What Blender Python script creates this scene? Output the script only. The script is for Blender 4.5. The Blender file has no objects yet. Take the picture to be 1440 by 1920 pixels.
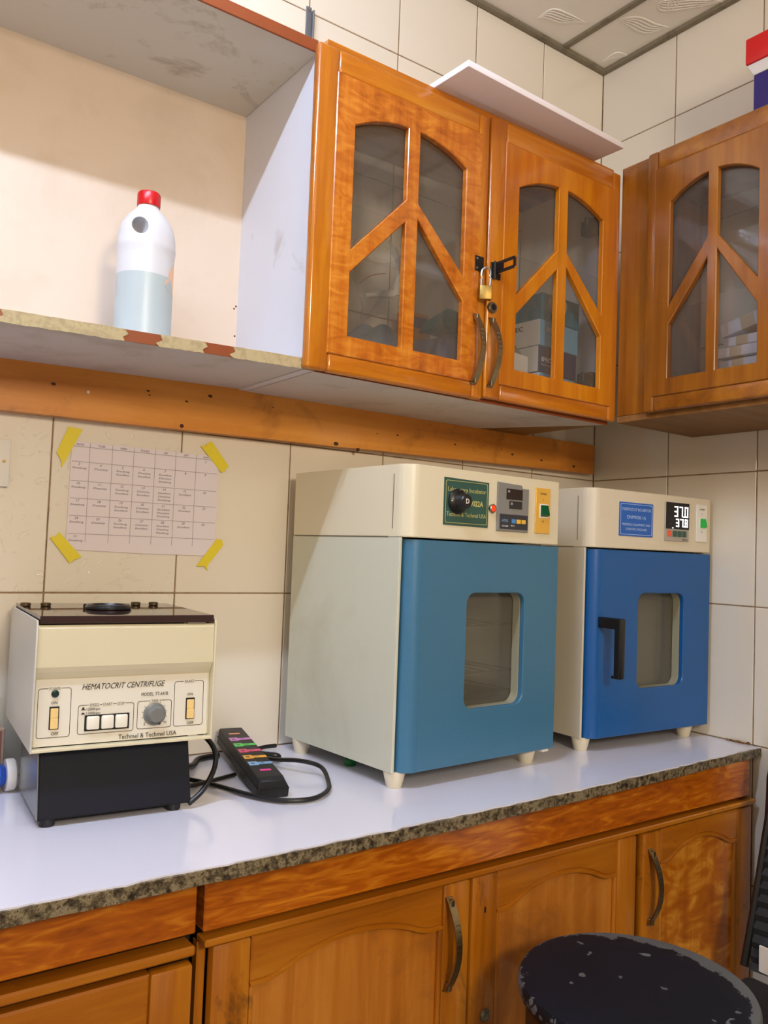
import bpy, bmesh, math, random
from mathutils import Vector, Matrix
R = math.radians
random.seed(7)
sc = bpy.context.scene
COL = sc.collection

# ---------------------------------------------------------------- camera
def lin(c):
    return tuple(((v / 255) / 12.92 if v / 255 <= .04045 else ((v / 255 + .055) / 1.055) ** 2.4) for v in c[:3]) + (1,)

cam = bpy.data.cameras.new('camera')
camo = bpy.data.objects.new('camera', cam)
COL.objects.link(camo)
yaw, pit, rol = 0.623107, 0.0491591, 0.037571
fw = Vector((math.sin(yaw) * math.cos(pit), math.cos(yaw) * math.cos(pit), math.sin(pit)))
rt = Vector((math.cos(yaw), -math.sin(yaw), 0))
up = rt.cross(fw)
r2 = math.cos(rol) * rt + math.sin(rol) * up
u2 = -math.sin(rol) * rt + math.cos(rol) * up
M = Matrix((r2, u2, -fw)).transposed().to_4x4()
M.translation = Vector((-1.9097, -1.6144, 1.2969))
camo.matrix_world = M
cam.sensor_width = 36
cam.lens = 1558.45 * 36 / 1920
cam.clip_start = .02
sc.camera = camo

# ---------------------------------------------------------------- world, lamps, exposure
w = bpy.data.worlds.new('world')
sc.world = w
w.use_nodes = True
w.node_tree.nodes['Background'].inputs[0].default_value = (1.0, .76, .52, 1)
w.node_tree.nodes['Background'].inputs[1].default_value = .46

def area(name, loc, target, sx, sy, energy, col):
    l = bpy.data.lights.new(name, 'AREA')
    l.shape = 'RECTANGLE'; l.size = sx; l.size_y = sy; l.energy = energy; l.color = col
    o = bpy.data.objects.new(name, l); COL.objects.link(o)
    o.location = loc
    o.rotation_euler = (Vector(target) - Vector(loc)).to_track_quat('-Z', 'Y').to_euler()
    o['kind'] = 'structure'
    return o

# hanging fluorescent tube (real lamp, left of the view) and an added warm fill light, not a fixture, further back in the room
def tube_lamp(loc, length, strength, col):
    bm = bmesh.new()
    bmesh.ops.create_cone(bm, cap_ends=True, segments=12, radius1=.014, radius2=.014, depth=length, matrix=Matrix.Rotation(R(90), 4, 'Y'))
    me = bpy.data.meshes.new('tube'); bm.to_mesh(me); bm.free()
    m = bpy.data.materials.new('tube_glow'); m.use_nodes = True
    b = m.node_tree.nodes['Principled BSDF']; b.inputs['Emission Color'].default_value = col + (1,); b.inputs['Emission Strength'].default_value = strength
    me.materials.append(m)
    o = bpy.data.objects.new('ceiling_tube_light', me); COL.objects.link(o); o.location = loc; o['kind'] = 'structure'
    return o
tube_lamp((-2.08, -.88, 2.66), 1.15, 160, (.62, .75, 1.0))
FILL = area('room_fill_light', (-1.7, -3.2, 2.15), (-1.2, -.2, 2.05), .45, .45, 30, (1.0, .84, .64))
sc.view_settings.view_transform = 'Standard'
sc.view_settings.look = 'None'
sc.view_settings.gamma = 1
sc.view_settings.exposure = 0.45
sc.view_settings.use_curve_mapping = False

# ---------------------------------------------------------------- materials
MATS = {}
def newmat(name):
    m = bpy.data.materials.new(name); m.use_nodes = True
    nt = m.node_tree
    return m, nt, nt.nodes['Principled BSDF']

def ramp(nt, fac, stops):
    r = nt.nodes.new('ShaderNodeValToRGB')
    e = r.color_ramp.elements
    e[0].position, e[0].color = stops[0][0], stops[0][1]
    e[1].position, e[1].color = stops[-1][0], stops[-1][1]
    for p, c in stops[1:-1]:
        n = e.new(p); n.color = c
    nt.links.new(fac, r.inputs[0])
    return r.outputs[0]

def coords(nt, scale=(1, 1, 1), rot=(0, 0, 0), kind='Object'):
    tc = nt.nodes.new('ShaderNodeTexCoord'); mp = nt.nodes.new('ShaderNodeMapping')
    mp.inputs['Scale'].default_value = scale; mp.inputs['Rotation'].default_value = rot
    nt.links.new(tc.outputs[kind], mp.inputs[0])
    return mp.outputs[0]

def noise(nt, vec, scale, detail=3, rough=.5, dist=0):
    n = nt.nodes.new('ShaderNodeTexNoise')
    n.inputs['Scale'].default_value = scale; n.inputs['Detail'].default_value = detail
    n.inputs['Roughness'].default_value = rough; n.inputs['Distortion'].default_value = dist
    if vec is not None: nt.links.new(vec, n.inputs['Vector'])
    return n.outputs['Fac']

def bump(nt, b, h, strength=.2, dist=.002):
    bp = nt.nodes.new('ShaderNodeBump')
    bp.inputs['Strength'].default_value = strength; bp.inputs['Distance'].default_value = dist
    nt.links.new(h, bp.inputs['Height']); nt.links.new(bp.outputs[0], b.inputs['Normal'])

def mat(name, c, rough=.5, metal=0, coat=0, emit=0, dirt=None, bmp=None, alpha=None, spec=None):
    """plain material; dirt=(colour, scale, low, high) stains; bmp=(scale, strength, dist)"""
    if name in MATS: return MATS[name]
    m, nt, b = newmat(name)
    b.inputs['Base Color'].default_value = lin(c)
    b.inputs['Roughness'].default_value = rough
    b.inputs['Metallic'].default_value = metal
    b.inputs['Coat Weight'].default_value = coat
    b.inputs['Coat Roughness'].default_value = .08
    if spec is not None: b.inputs['Specular IOR Level'].default_value = spec
    if emit:
        b.inputs['Emission Color'].default_value = lin(c); b.inputs['Emission Strength'].default_value = emit
    if dirt:
        f = noise(nt, coords(nt), dirt[1], 5, .65, .4)
        nt.links.new(ramp(nt, f, [(dirt[2], lin(c)), (dirt[3], lin(dirt[0]))]), b.inputs['Base Color'])
    if bmp:
        bump(nt, b, noise(nt, coords(nt), bmp[0], 3), bmp[1], bmp[2])
    MATS[name] = m
    return m

def wood(name, dark, mid, light, axis='z', figure=0, fw_=.13, rough=.22, coat=.5, scale=1.0, worn=None, diag=0):
    m, nt, b = newmat(name)
    s = {'x': (2.2, 30, 30), 'y': (30, 2.2, 30), 'z': (30, 30, 2.2)}[axis]
    s = tuple(v * scale for v in s)
    grain = noise(nt, coords(nt, s), 1.0, 6, .62, .35)
    s2 = {'x': (2.0, 9, 9), 'y': (9, 2.0, 9), 'z': (9, 9, 2.0)}[axis]
    if figure:
        sf = tuple(q * figure for q in {'x': (9, 20, 52), 'y': (20, 9, 52), 'z': (15, 14, 34)}[axis])
        curl = noise(nt, coords(nt, sf, (0, diag, 0)), 1.0, 3, .5, 1.6)
        mx = nt.nodes.new('ShaderNodeMath'); mx.operation = 'MULTIPLY_ADD'
        nt.links.new(curl, mx.inputs[0]); mx.inputs[1].default_value = fw_ * 3.2
        ad = nt.nodes.new('ShaderNodeMath'); ad.operation = 'MULTIPLY'
        nt.links.new(grain, ad.inputs[0]); ad.inputs[1].default_value = 1 - fw_ * 3.2
        nt.links.new(ad.outputs[0], mx.inputs[2])
        fac = mx.outputs[0]
    else:
        big = noise(nt, coords(nt, s2), .55, 2, .5, .8)
        mx = nt.nodes.new('ShaderNodeMath'); mx.operation = 'MULTIPLY_ADD'
        nt.links.new(grain, mx.inputs[0]); mx.inputs[1].default_value = .6
        ad = nt.nodes.new('ShaderNodeMath'); ad.operation = 'MULTIPLY'
        nt.links.new(big, ad.inputs[0]); ad.inputs[1].default_value = .4
        nt.links.new(ad.outputs[0], mx.inputs[2]); fac = mx.outputs[0]
    col = ramp(nt, fac, [(.33, lin(dark)), (.5, lin(mid)), (.66, lin(light))])
    if worn:
        wn = noise(nt, coords(nt, (1, 1, 1)), worn[1], 6, .7, .5)
        mk = ramp(nt, wn, [(worn[2], (0, 0, 0, 1)), (worn[3], (1, 1, 1, 1))])
        mi = nt.nodes.new('ShaderNodeMix'); mi.data_type = 'RGBA'
        nt.links.new(mk, mi.inputs[0]); nt.links.new(col, mi.inputs[6]); mi.inputs[7].default_value = lin(worn[0])
        col = mi.outputs[2]
    nt.links.new(col, b.inputs['Base Color'])
    b.inputs['Roughness'].default_value = rough
    b.inputs['Coat Weight'].default_value = coat
    b.inputs['Coat Roughness'].default_value = .1
    bump(nt, b, grain, .12, .001)
    MATS[name] = m
    return m

def glass(name, tint, haze, gloss=.03):
    m, nt, b = newmat(name)
    nt.nodes.remove(b)
    out = nt.nodes['Material Output']
    tr = nt.nodes.new('ShaderNodeBsdfTransparent'); tr.inputs[0].default_value = tint + (1,)
    df = nt.nodes.new('ShaderNodeBsdfDiffuse'); df.inputs[0].default_value = lin((170, 166, 156))
    gl = nt.nodes.new('ShaderNodeBsdfGlossy'); gl.inputs['Roughness'].default_value = .03
    m1 = nt.nodes.new('ShaderNodeMixShader'); m1.inputs[0].default_value = haze
    nt.links.new(tr.outputs[0], m1.inputs[1]); nt.links.new(df.outputs[0], m1.inputs[2])
    lw = nt.nodes.new('ShaderNodeLayerWeight'); lw.inputs[0].default_value = .5
    pw = nt.nodes.new('ShaderNodeMath'); pw.operation = 'POWER'; pw.inputs[1].default_value = 4.0
    nt.links.new(lw.outputs['Facing'], pw.inputs[0])
    fr = nt.nodes.new('ShaderNodeMath'); fr.operation = 'MULTIPLY_ADD'; fr.inputs[1].default_value = .7; fr.inputs[2].default_value = gloss
    nt.links.new(pw.outputs[0], fr.inputs[0])
    m2 = nt.nodes.new('ShaderNodeMixShader')
    nt.links.new(fr.outputs[0], m2.inputs[0])
    nt.links.new(m1.outputs[0], m2.inputs[1]); nt.links.new(gl.outputs[0], m2.inputs[2])
    nt.links.new(m2.outputs[0], out.inputs[0])
    MATS[name] = m
    return m

CAB = wood('varnished_wood', (140, 72, 6), (184, 106, 12), (208, 134, 26), 'z', 0, 0, .2, .6)
CABX = wood('varnished_wood_horizontal', (140, 72, 6), (184, 106, 12), (208, 134, 26), 'x', 0, 0, .2, .6)
FRET = wood('flamed_wood', (150, 74, 12), (190, 106, 22), (214, 138, 44), 'z', 1.3, .14, .24, .5, diag=.7)
FRET2 = wood('plain_fret_wood', (156, 82, 6), (190, 110, 8), (210, 134, 20), 'z', 0, 0, .22, .5)
CABR = wood('brown_wood', (106, 56, 6), (140, 82, 12), (164, 104, 22), 'z', 0, 0, .3, .4)
CABRX = wood('brown_wood_horizontal', (106, 56, 6), (140, 82, 12), (164, 104, 22), 'y', 0, 0, .3, .4)
FASC = wood('flamed_fascia_wood', (146, 70, 6), (184, 98, 10), (220, 140, 32), 'x', 1.2, .19, .2, .6, diag=.2)
LOWF = wood('worn_frame_wood', (128, 70, 8), (172, 102, 16), (198, 130, 32), 'z', 0, 0, .28, .4, worn=((78, 46, 16), 9, .60, .74))
LOWX = wood('worn_rail_wood', (128, 70, 8), (172, 102, 16), (198, 130, 32), 'x', 0, 0, .28, .4, worn=((78, 46, 16), 9, .60, .74))
LOWP = wood('worn_panel_wood', (156, 88, 22), (188, 116, 36), (208, 140, 58), 'z', 0, 0, .3, .4, worn=((150, 92, 40), 5, .5, .7))
LOWG = wood('streaked_panel_wood', (150, 78, 6), (182, 104, 12), (226, 158, 52), 'z', .6, .2, .25, .5)
BEAM = wood('pine_beam_wood', (176, 102, 24), (208, 132, 42), (224, 154, 64), 'x', 0, 0, .42, .15, .8, worn=((150, 92, 34), 7, .55, .75))
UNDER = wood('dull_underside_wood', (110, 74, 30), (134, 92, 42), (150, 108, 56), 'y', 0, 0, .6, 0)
EDGE = mat('dark_red_edge_wood', (134, 66, 30), .4)
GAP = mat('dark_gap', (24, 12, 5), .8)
TILE = None
def tilemat(name, c, relief):
    m, nt, b = newmat(name)
    oi = nt.nodes.new('ShaderNodeObjectInfo')
    col = ramp(nt, oi.outputs['Random'], [(0, lin(c)), (1, lin(tuple(v - 6 for v in c)))])
    st = noise(nt, coords(nt), 34, 5, .7)
    mk = ramp(nt, st, [(.74, (0, 0, 0, 1)), (.80, (1, 1, 1, 1))])
    mi = nt.nodes.new('ShaderNodeMix'); mi.data_type = 'RGBA'
    nt.links.new(mk, mi.inputs[0]); nt.links.new(col, mi.inputs[6]); mi.inputs[7].default_value = lin((170, 150, 120))
    nt.links.new(mi.outputs[2], b.inputs['Base Color'])
    b.inputs['Roughness'].default_value = .16
    b.inputs['Specular IOR Level'].default_value = .5
    if relief:
        n = noise(nt, coords(nt, (1, 1, 1)), 26, 2, .5, 2.5)
        h = ramp(nt, n, [(.62, (0, 0, 0, 1)), (.66, (1, 1, 1, 1)), (.72, (0, 0, 0, 1))])
        bump(nt, b, h, .5, .0015)
    else:
        bump(nt, b, noise(nt, coords(nt), 5, 1), .1, .002)
    return m
TILE = tilemat('cream_glazed_tile', (232, 224, 208), False)
TILER = tilemat('embossed_glazed_tile', (232, 226, 212), True)
GROUT = mat('brown_grout', (146, 122, 94), .9, dirt=((96, 78, 60), 20, .5, .7))
LAM = mat('white_laminate', (226, 227, 243), .16, coat=.3)
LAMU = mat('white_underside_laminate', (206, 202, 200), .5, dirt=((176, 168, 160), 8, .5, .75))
SOFF = mat('stained_soffit_laminate', (204, 196, 178), .5, dirt=((160, 146, 122), 9, .56, .72))
BACKP = mat('cream_back_panel', (212, 194, 174), .55, dirt=((200, 182, 160), 4, .5, .75))
SIDEP = mat('white_side_panel', (214, 214, 220), .5, dirt=((190, 186, 182), 7, .6, .72))
def granite():
    m, nt, b = newmat('speckled_granite')
    v = nt.nodes.new('ShaderNodeTexVoronoi'); v.inputs['Scale'].default_value = 170
    nt.links.new(coords(nt), v.inputs['Vector'])
    n = noise(nt, coords(nt), 95, 4, .7)
    ad = nt.nodes.new('ShaderNodeMath'); ad.operation = 'MULTIPLY'
    nt.links.new(v.outputs['Distance'], ad.inputs[0]); nt.links.new(n, ad.inputs[1])
    nt.links.new(ramp(nt, n, [(.36, lin((38, 30, 24))), (.48, lin((92, 82, 62))), (.60, lin((144, 132, 106))), (.68, lin((52, 42, 34)))]), b.inputs['Base Color'])
    b.inputs['Roughness'].default_value = .35
    bump(nt, b, n, .5, .003)
    return m
GRAN = granite()
CREAM = mat('cream_enamel', (222, 214, 188), .38, bmp=(260, .08, .0006))
CREAM2 = mat('greenish_cream_enamel', (206, 208, 190), .42, bmp=(260, .08, .0006), dirt=((190, 188, 166), 3, .5, .8))
CENT = mat('aged_cream_enamel', (212, 204, 172), .35, dirt=((196, 176, 134), 16, .62, .8))
BLUE1 = mat('teal_blue_enamel', (60, 112, 144), .3, bmp=(420, .25, .0012))
BLUE2 = mat('deep_blue_enamel', (14, 84, 150), .3, bmp=(420, .25, .0012))
BLACK = mat('black_plastic', (18, 18, 20), .35)
BLACKM = mat('navy_black_enamel', (12, 15, 27), .6, spec=.25, bmp=(300, .2, .001))
RUBBER = mat('black_rubber', (12, 12, 13), .4)
STEEL = mat('dull_steel', (150, 146, 136), .35, 1)
PEWTER = mat('aged_pewter', (158, 144, 112), .34, 1, bmp=(700, .3, .001))
BRASS = mat('brass', (158, 130, 72), .45, 1)
GREY = mat('grey_metal', (128, 130, 136), .4, .6)
LINER = mat('grey_liner', (196, 194, 182), .45, .0)
WHITEP = mat('white_plastic', (232, 230, 224), .4)
IVORY = mat('ivory_foot_plastic', (222, 214, 190), .45)
YELLOW = mat('yellow_tape', (226, 208, 40), .5, bmp=(90, .2, .001))
PAPER = mat('white_paper', (226, 218, 224), .8)
INK = mat('ink', (104, 96, 116), .8)
INKL = mat('grid_ink', (156, 146, 150), .8)
PRINT = mat('black_print', (42, 38, 36), .6)
TRIM = mat('dull_grey_trim', (128, 120, 100), .5, dirt=((96, 88, 70), 20, .5, .7))
CEIL = mat('white_ceiling_board', (242, 240, 234), .45)
TAPE = mat('crinkled_masking_tape', (180, 164, 124), .7, dirt=((164, 148, 112), 90, .45, .6), bmp=(160, .5, .002))
GLASS = glass('dusty_cabinet_glass', (.95, .95, .95), .10)
WGLASS = glass('incubator_glass', (.85, .86, .82), .16)
RED = mat('red_cap_plastic', (190, 12, 22), .3)
FOAM = mat('white_polystyrene', (240, 236, 244), .7, bmp=(500, .2, .001))

# ---------------------------------------------------------------- mesh helpers
def bm_box(bm, x0, x1, y0, y1, z0, z1, bev=0, seg=1):
    mat_ = Matrix.Translation(((x0 + x1) / 2, (y0 + y1) / 2, (z0 + z1) / 2)) @ Matrix.Diagonal((abs(x1 - x0), abs(y1 - y0), abs(z1 - z0), 1))
    r = bmesh.ops.create_cube(bm, size=1, matrix=mat_)
    if bev:
        es = {e for v in r['verts'] for e in v.link_edges}
        bmesh.ops.bevel(bm, geom=list(es), offset=bev, segments=seg, profile=.5, affect='EDGES')

def mesh_of(bm, name, m, smooth=True):
    bmesh.ops.recalc_face_normals(bm, faces=bm.faces)
    me = bpy.data.meshes.new(name); bm.to_mesh(me); bm.free()
    if m: me.materials.append(m)
    if smooth:
        me.shade_smooth(); me.set_sharp_from_angle(angle=R(32))
    return me

def link(name, me, parent=None, loc=(0, 0, 0), rot=(0, 0, 0)):
    o = bpy.data.objects.new(name, me); COL.objects.link(o)
    o.parent = parent; o.location = loc; o.rotation_euler = rot
    return o

def tag(o, label=None, cat=None, group=None, kind=None):
    if label: o['label'] = label
    if cat: o['category'] = cat
    if group: o['group'] = group
    if kind: o['kind'] = kind
    return o

def thing(name, label, cat, loc=(0, 0, 0), rz=0, group=None, rot=None):
    o = bpy.data.objects.new(name, None); COL.objects.link(o)
    o.empty_display_size = .05
    o.location = loc; o.rotation_euler = rot or (0, 0, rz)
    return tag(o, label, cat, group)

def box(name, parent, m, x0, x1, y0, y1, z0, z1, bev=0, seg=1, loc=(0, 0, 0), rot=(0, 0, 0)):
    bm = bmesh.new(); bm_box(bm, x0, x1, y0, y1, z0, z1, bev, seg)
    return link(name, mesh_of(bm, name, m), parent, loc, rot)

def boxes(name, parent, m, lst, bev=0):
    bm = bmesh.new()
    for b in lst: bm_box(bm, *b, bev)
    return link(name, mesh_of(bm, name, m), parent)

def plate_mesh(name, m, outer, holes=(), t=.01, bev=0, y0=0, plane='xz'):
    """flat board cut from an outline with holes; front face at y0 (towards -y), thickness t"""
    cu = bpy.data.curves.new(name, 'CURVE'); cu.dimensions = '2D'; cu.fill_mode = 'BOTH'
    cu.extrude = max(t / 2 - bev, 1e-5); cu.bevel_depth = bev; cu.bevel_resolution = 1 if bev > .003 else 0
    cu.offset = -bev
    for pl in [outer] + list(holes):
        s = cu.splines.new('POLY'); s.points.add(len(pl) - 1); s.use_cyclic_u = True
        for p, q in zip(s.points, pl): p.co = (q[0], q[1], 0, 1)
    o = bpy.data.objects.new('tmp', cu)
    me = bpy.data.meshes.new_from_object(o)
    bpy.data.objects.remove(o); bpy.data.curves.remove(cu)
    me.name = name
    for v in me.vertices:
        x, y, z = v.co
        v.co = (x, y0 + t / 2 - z, y) if plane == 'xz' else (x, y, y0 + t / 2 + z)
    bm = bmesh.new(); bm.from_mesh(me)
    bmesh.ops.remove_doubles(bm, verts=bm.verts, dist=1e-6)
    bm.to_mesh(me); bm.free()
    me.materials.clear(); me.materials.append(m)
    me.shade_smooth(); me.set_sharp_from_angle(angle=R(32))
    return me

def plate(name, parent, m, outer, holes=(), t=.01, bev=0, y0=0, plane='xz', loc=(0, 0, 0), rot=(0, 0, 0)):
    return link(name, plate_mesh(name, m, outer, holes, t, bev, y0, plane), parent, loc, rot)

def rrect(x0, x1, z0, z1, r, n=6):
    pts = []
    for cx, cz, a0 in ((x1 - r, z1 - r, 0), (x0 + r, z1 - r, 90), (x0 + r, z0 + r, 180), (x1 - r, z0 + r, 270)):
        for i in range(n + 1):
            a = R(a0 + 90 * i / n); pts.append((cx + r * math.cos(a), cz + r * math.sin(a)))
    return pts

def lathe(name, parent, m, prof, loc=(0, 0, 0), rot=(0, 0, 0), n=24, sx=1, sy=1):
    bm = bmesh.new(); rings = []
    for r, z in prof:
        rings.append([bm.verts.new((r * sx * math.cos(2 * math.pi * i / n), r * sy * math.sin(2 * math.pi * i / n), z)) for i in range(n)])
    for a, b in zip(rings, rings[1:]):
        for i in range(n): bm.faces.new((a[i], a[(i + 1) % n], b[(i + 1) % n], b[i]))
    bm.faces.new(rings[0]); bm.faces.new(rings[-1])
    return link(name, mesh_of(bm, name, m), parent, loc, rot)

def spline(pts, k=6):
    P = [Vector(p) for p in pts]; out = []
    for i in range(len(P) - 1):
        a, b, c, d = P[max(i - 1, 0)], P[i], P[i + 1], P[min(i + 2, len(P) - 1)]
        for j in range(k):
            t = j / k
            out.append(.5 * ((2 * b) + (c - a) * t + (2 * a - 5 * b + 4 * c - d) * t * t + (3 * b - a - 3 * c + d) * t ** 3))
    out.append(P[-1]); return out

def bm_tube(bm, pts, r, n=8, flat=1.0, upv=(0, 0, 1)):
    P = [Vector(p) for p in pts]; rings = []
    for i, p in enumerate(P):
        t = (P[min(i + 1, len(P) - 1)] - P[max(i - 1, 0)]).normalized()
        a = t.cross(Vector(upv))
        if a.length < 1e-4: a = t.cross(Vector((1, 0, 0)))
        a.normalize(); b = a.cross(t).normalized()
        rr = r[i] if isinstance(r, (list, tuple)) else r
        rings.append([bm.verts.new(p + a * rr * math.cos(2 * math.pi * k / n) + b * rr * flat * math.sin(2 * math.pi * k / n)) for k in range(n)])
    for a, b in zip(rings, rings[1:]):
        for i in range(n): bm.faces.new((a[i], a[(i + 1) % n], b[(i + 1) % n], b[i]))
    bm.faces.new(rings[0]); bm.faces.new(rings[-1])

def tube(name, parent, m, pts, r, n=8, smooth=6, loc=(0, 0, 0), flat=1.0, upv=(0, 0, 1)):
    bm = bmesh.new(); bm_tube(bm, spline(pts, smooth) if smooth else pts, r, n, flat, upv)
    return link(name, mesh_of(bm, name, m), parent, loc)

def prism(name, parent, m, poly, z0, z1, bev=0):
    bm = bmesh.new()
    a = [bm.verts.new((x, y, z0)) for x, y in poly]; b = [bm.verts.new((x, y, z1)) for x, y in poly]
    n = len(poly); bm.faces.new(a); bm.faces.new(b)
    for i in range(n): bm.faces.new((a[i], a[(i + 1) % n], b[(i + 1) % n], b[i]))
    if bev: bmesh.ops.bevel(bm, geom=bm.edges[:], offset=bev, segments=2, affect='EDGES')
    return link(name, mesh_of(bm, name, m), parent)

def text_mesh(s, size, width=None, shear=0, align='CENTER', bold=0):
    cu = bpy.data.curves.new('lettering', 'FONT'); cu.body = s; cu.size = size; cu.align_x = align
    cu.extrude = .00012; cu.shear = shear; cu.resolution_u = 2; cu.offset = bold
    o = bpy.data.objects.new('tmp', cu)
    me = bpy.data.meshes.new_from_object(o)
    bpy.data.objects.remove(o); bpy.data.curves.remove(cu)
    xs = [v.co.x for v in me.vertices]
    k = width / (max(xs) - min(xs)) if width else 1
    for v in me.vertices:
        x, y, z = v.co; v.co = (x * k, -z, y)
    return me

def text(parent, m, s, x, y, z, size, width=None, shear=0, align='CENTER', bold=0, name='lettering'):
    """lettering on a face that looks towards -y; z = baseline"""
    me = text_mesh(s, size, width, shear, align, bold); me.materials.clear(); me.materials.append(m)
    return link(name, me, parent, (x, y, z))

def joined_text(name, parent, m, items):
    bm = bmesh.new()
    for s, x, y, z, size, wd in items:
        me = text_mesh(s, size, wd, shear=.2)
        me.transform(Matrix.Translation((x, y, z)))
        bm.from_mesh(me); bpy.data.meshes.remove(me)
    me = bpy.data.meshes.new(name); bm.to_mesh(me); bm.free(); me.materials.clear(); me.materials.append(m)
    o = link(name, me, parent); o['kind'] = 'stuff'
    return o

# ================================================================ SETTING
CT = .87          # counter top height
CEILZ = 2.761
TW, TH = .2526, .33
def structure(o): o['kind'] = 'structure'; return o

floor = structure(box('floor', None, mat('floor_terrazzo', (120, 108, 92), .4, dirt=((96, 84, 70), 12, .4, .6)), -4.2, .1, -4.2, .1, -.1, 0))
wall_back = structure(box('wall_back', None, GROUT, -4.2, .1, .0012, .12, 0, CEILZ + .05))
wall_right = structure(box('wall_right', None, GROUT, .0012, .12, -4.2, .0012, 0, CEILZ + .05))
ceiling = structure(box('ceiling', None, CEIL, -4.2, .1, -4.2, .1, CEILZ + .004, CEILZ + .1))

tile_cache = {}
def tile(wall, horiz, z0, z1, side, relief=False):
    h = round(z1 - z0, 4); key = (h, relief)
    if key not in tile_cache:
        bm = bmesh.new(); g = .0014
        bm_box(bm, g, TW - g, 0, .006, g, h - g, .0012, 1)
        tile_cache[key] = mesh_of(bm, 'tile', TILER if relief else TILE)
    j = random.uniform(-.0002, .0003)
    if side == 'back': link('tile', tile_cache[key], wall, (horiz, j, z0))
    else: link('tile', tile_cache[key], wall, (j, horiz, z0), (0, 0, R(-90)))
rows = [(.87, 1.2), (1.2, 1.53), (1.53, 1.86), (1.86, 2.19), (2.19, 2.52), (2.52, 2.758)]
for k in range(1, 10):
    for i, (a, b) in enumerate(rows):
        tile(wall_back, -k * TW, a, b, 'back', relief=(k >= 6 and i < 2))
for k in range(0, 7):
    for a, b in [(.0, .21), (.21, .54), (.54, .87)] + rows:
        tile(wall_right, -k * TW, a, b, 'right')

# ceiling boards with raised wave relief, dull metal bars between them
def cboard(x0, x1, y0, y1):
    p = box('ceiling_panel', ceiling, CEIL, x0 + .002, x1 - .002, y0 + .002, y1 - .002, CEILZ - .004, CEILZ + .006, .002)
    return p
panels = []
for x0, x1 in ((-.19, 0), (-.79, -.19), (-1.39, -.79), (-1.99, -1.39)):
    for y0, y1 in ((-.6, 0), (-1.2, -.6), (-1.8, -1.2)):
        panels.append(cboard(x0, x1, y0, y1))
def wave(p, pts, spread, n=5):
    bm = bmesh.new()
    for k in range(n):
        s = (k - (n - 1) / 2)
        q = []
        m_ = len(pts)
        for i, (x, y) in enumerate(pts):
            e = math.sin(math.pi * (i + .0) / (m_ - 1)) * spread
            q.append((x + s * e * .35, y + s * e, CEILZ - .0045))
        q = spline(q, 5)
        rr = [.0006 + .0028 * math.sin(math.pi * i / (len(q) - 1)) for i in range(len(q))]
        bm_tube(bm, q, rr, 6, .7)
    o = link('wave_relief', mesh_of(bm, 'wave_relief', CEIL), p); o['kind'] = 'stuff'
wave(panels[3], [(-.341, -.057), (-.332, -.091), (-.284, -.104), (-.228, -.126)], .010)
wave(panels[0], [(-.174, -.191), (-.128, -.211), (-.072, -.221), (-.037, -.255)], .011)
wave(panels[0], [(-.051, -.037), (-.049, -.076), (-.016, -.103)], .008)
wave(panels[0], [(-.145, -.300), (-.121, -.306), (-.075, -.354), (-.018, -.405)], .012)
wave(panels[0], [(-.15, -.345), (-.126, -.330), (-.10, -.318), (-.086, -.301)], .012)
wave(panels[3], [(-.60, -.21), (-.55, -.25), (-.50, -.24), (-.44, -.29)], .011)
wave(panels[3], [(-.70, -.09), (-.66, -.06), (-.62, -.08), (-.58, -.05)], .010)
structure(box('trim_1', None, TRIM, -2.6, 0, -.020, 0, CEILZ - .013, CEILZ + .002, .003))
structure(box('trim_2', None, TRIM, -.020, 0, -2.6, -.018, CEILZ - .013, CEILZ + .002, .003))
for i, x in enumerate((-.19, -.79, -1.39)):
    structure(box('trim_%d' % (3 + i), None, TRIM, x - .011, x + .011, -2.6, -.018, CEILZ - .010, CEILZ + .002, .003))
for i, y in enumerate((-.6, -1.2)):
    structure(box('trim_%d' % (6 + i), None, TRIM, -2.6, -.018, y - .011, y + .011, CEILZ - .009, CEILZ + .002, .003))

# ================================================================ COUNTER AND BASE CABINETS
ct = thing('worktop', 'long granite worktop covered with shiny white laminate, rough speckled front edge', 'worktop', (0, 0, 0))
edge = [(-2.3, -.574), (-1.16, -.574), (-.66, -.562), (-.003, -.528)]
rag = []
x = -2.3
while x < -.003:
    for (xa, ya), (xb, yb) in zip(edge, edge[1:]):
        if xa <= x <= xb: y = ya + (yb - ya) * (x - xa) / (xb - xa)
    rag.append((x, y)); x += random.uniform(.012, .03)
rag.append((-.003, -.528))
gp = [(a, b + random.uniform(-.0018, .0022)) for a, b in rag] + [(-.003, -.002), (-2.3, -.002)]
prism('granite_slab', ct, GRAN, gp, CT - .021, CT - .0022)
lp = [(a, b + .0035 + random.choice((0, 0, .001, -.003, .003)) + random.uniform(-.0008, .0008)) for a, b in rag] + [(-.003, -.002), (-2.3, -.002)]
prism('laminate_sheet', ct, LAM, lp, CT - .0022, CT)

STAIN = mat('brown_sealant', (150, 104, 48), .8, dirt=((86, 56, 26), 60, .45, .6))
for nm, seg in (('a', [(-.0035, y) for y in (-.50, -.485, -.47, -.455, -.44)]), ('b', [(-.0035, y) for y in (-.33, -.31, -.29, -.27, -.25, -.23)])):
    pts = [(x - random.uniform(0, .004), y, CT + random.uniform(.000, .004)) for x, y in seg]
    tube('sealant_bead', wall_right, STAIN, pts, [random.uniform(.0015, .0045) for _ in range(200)], 7, 6)

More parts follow.
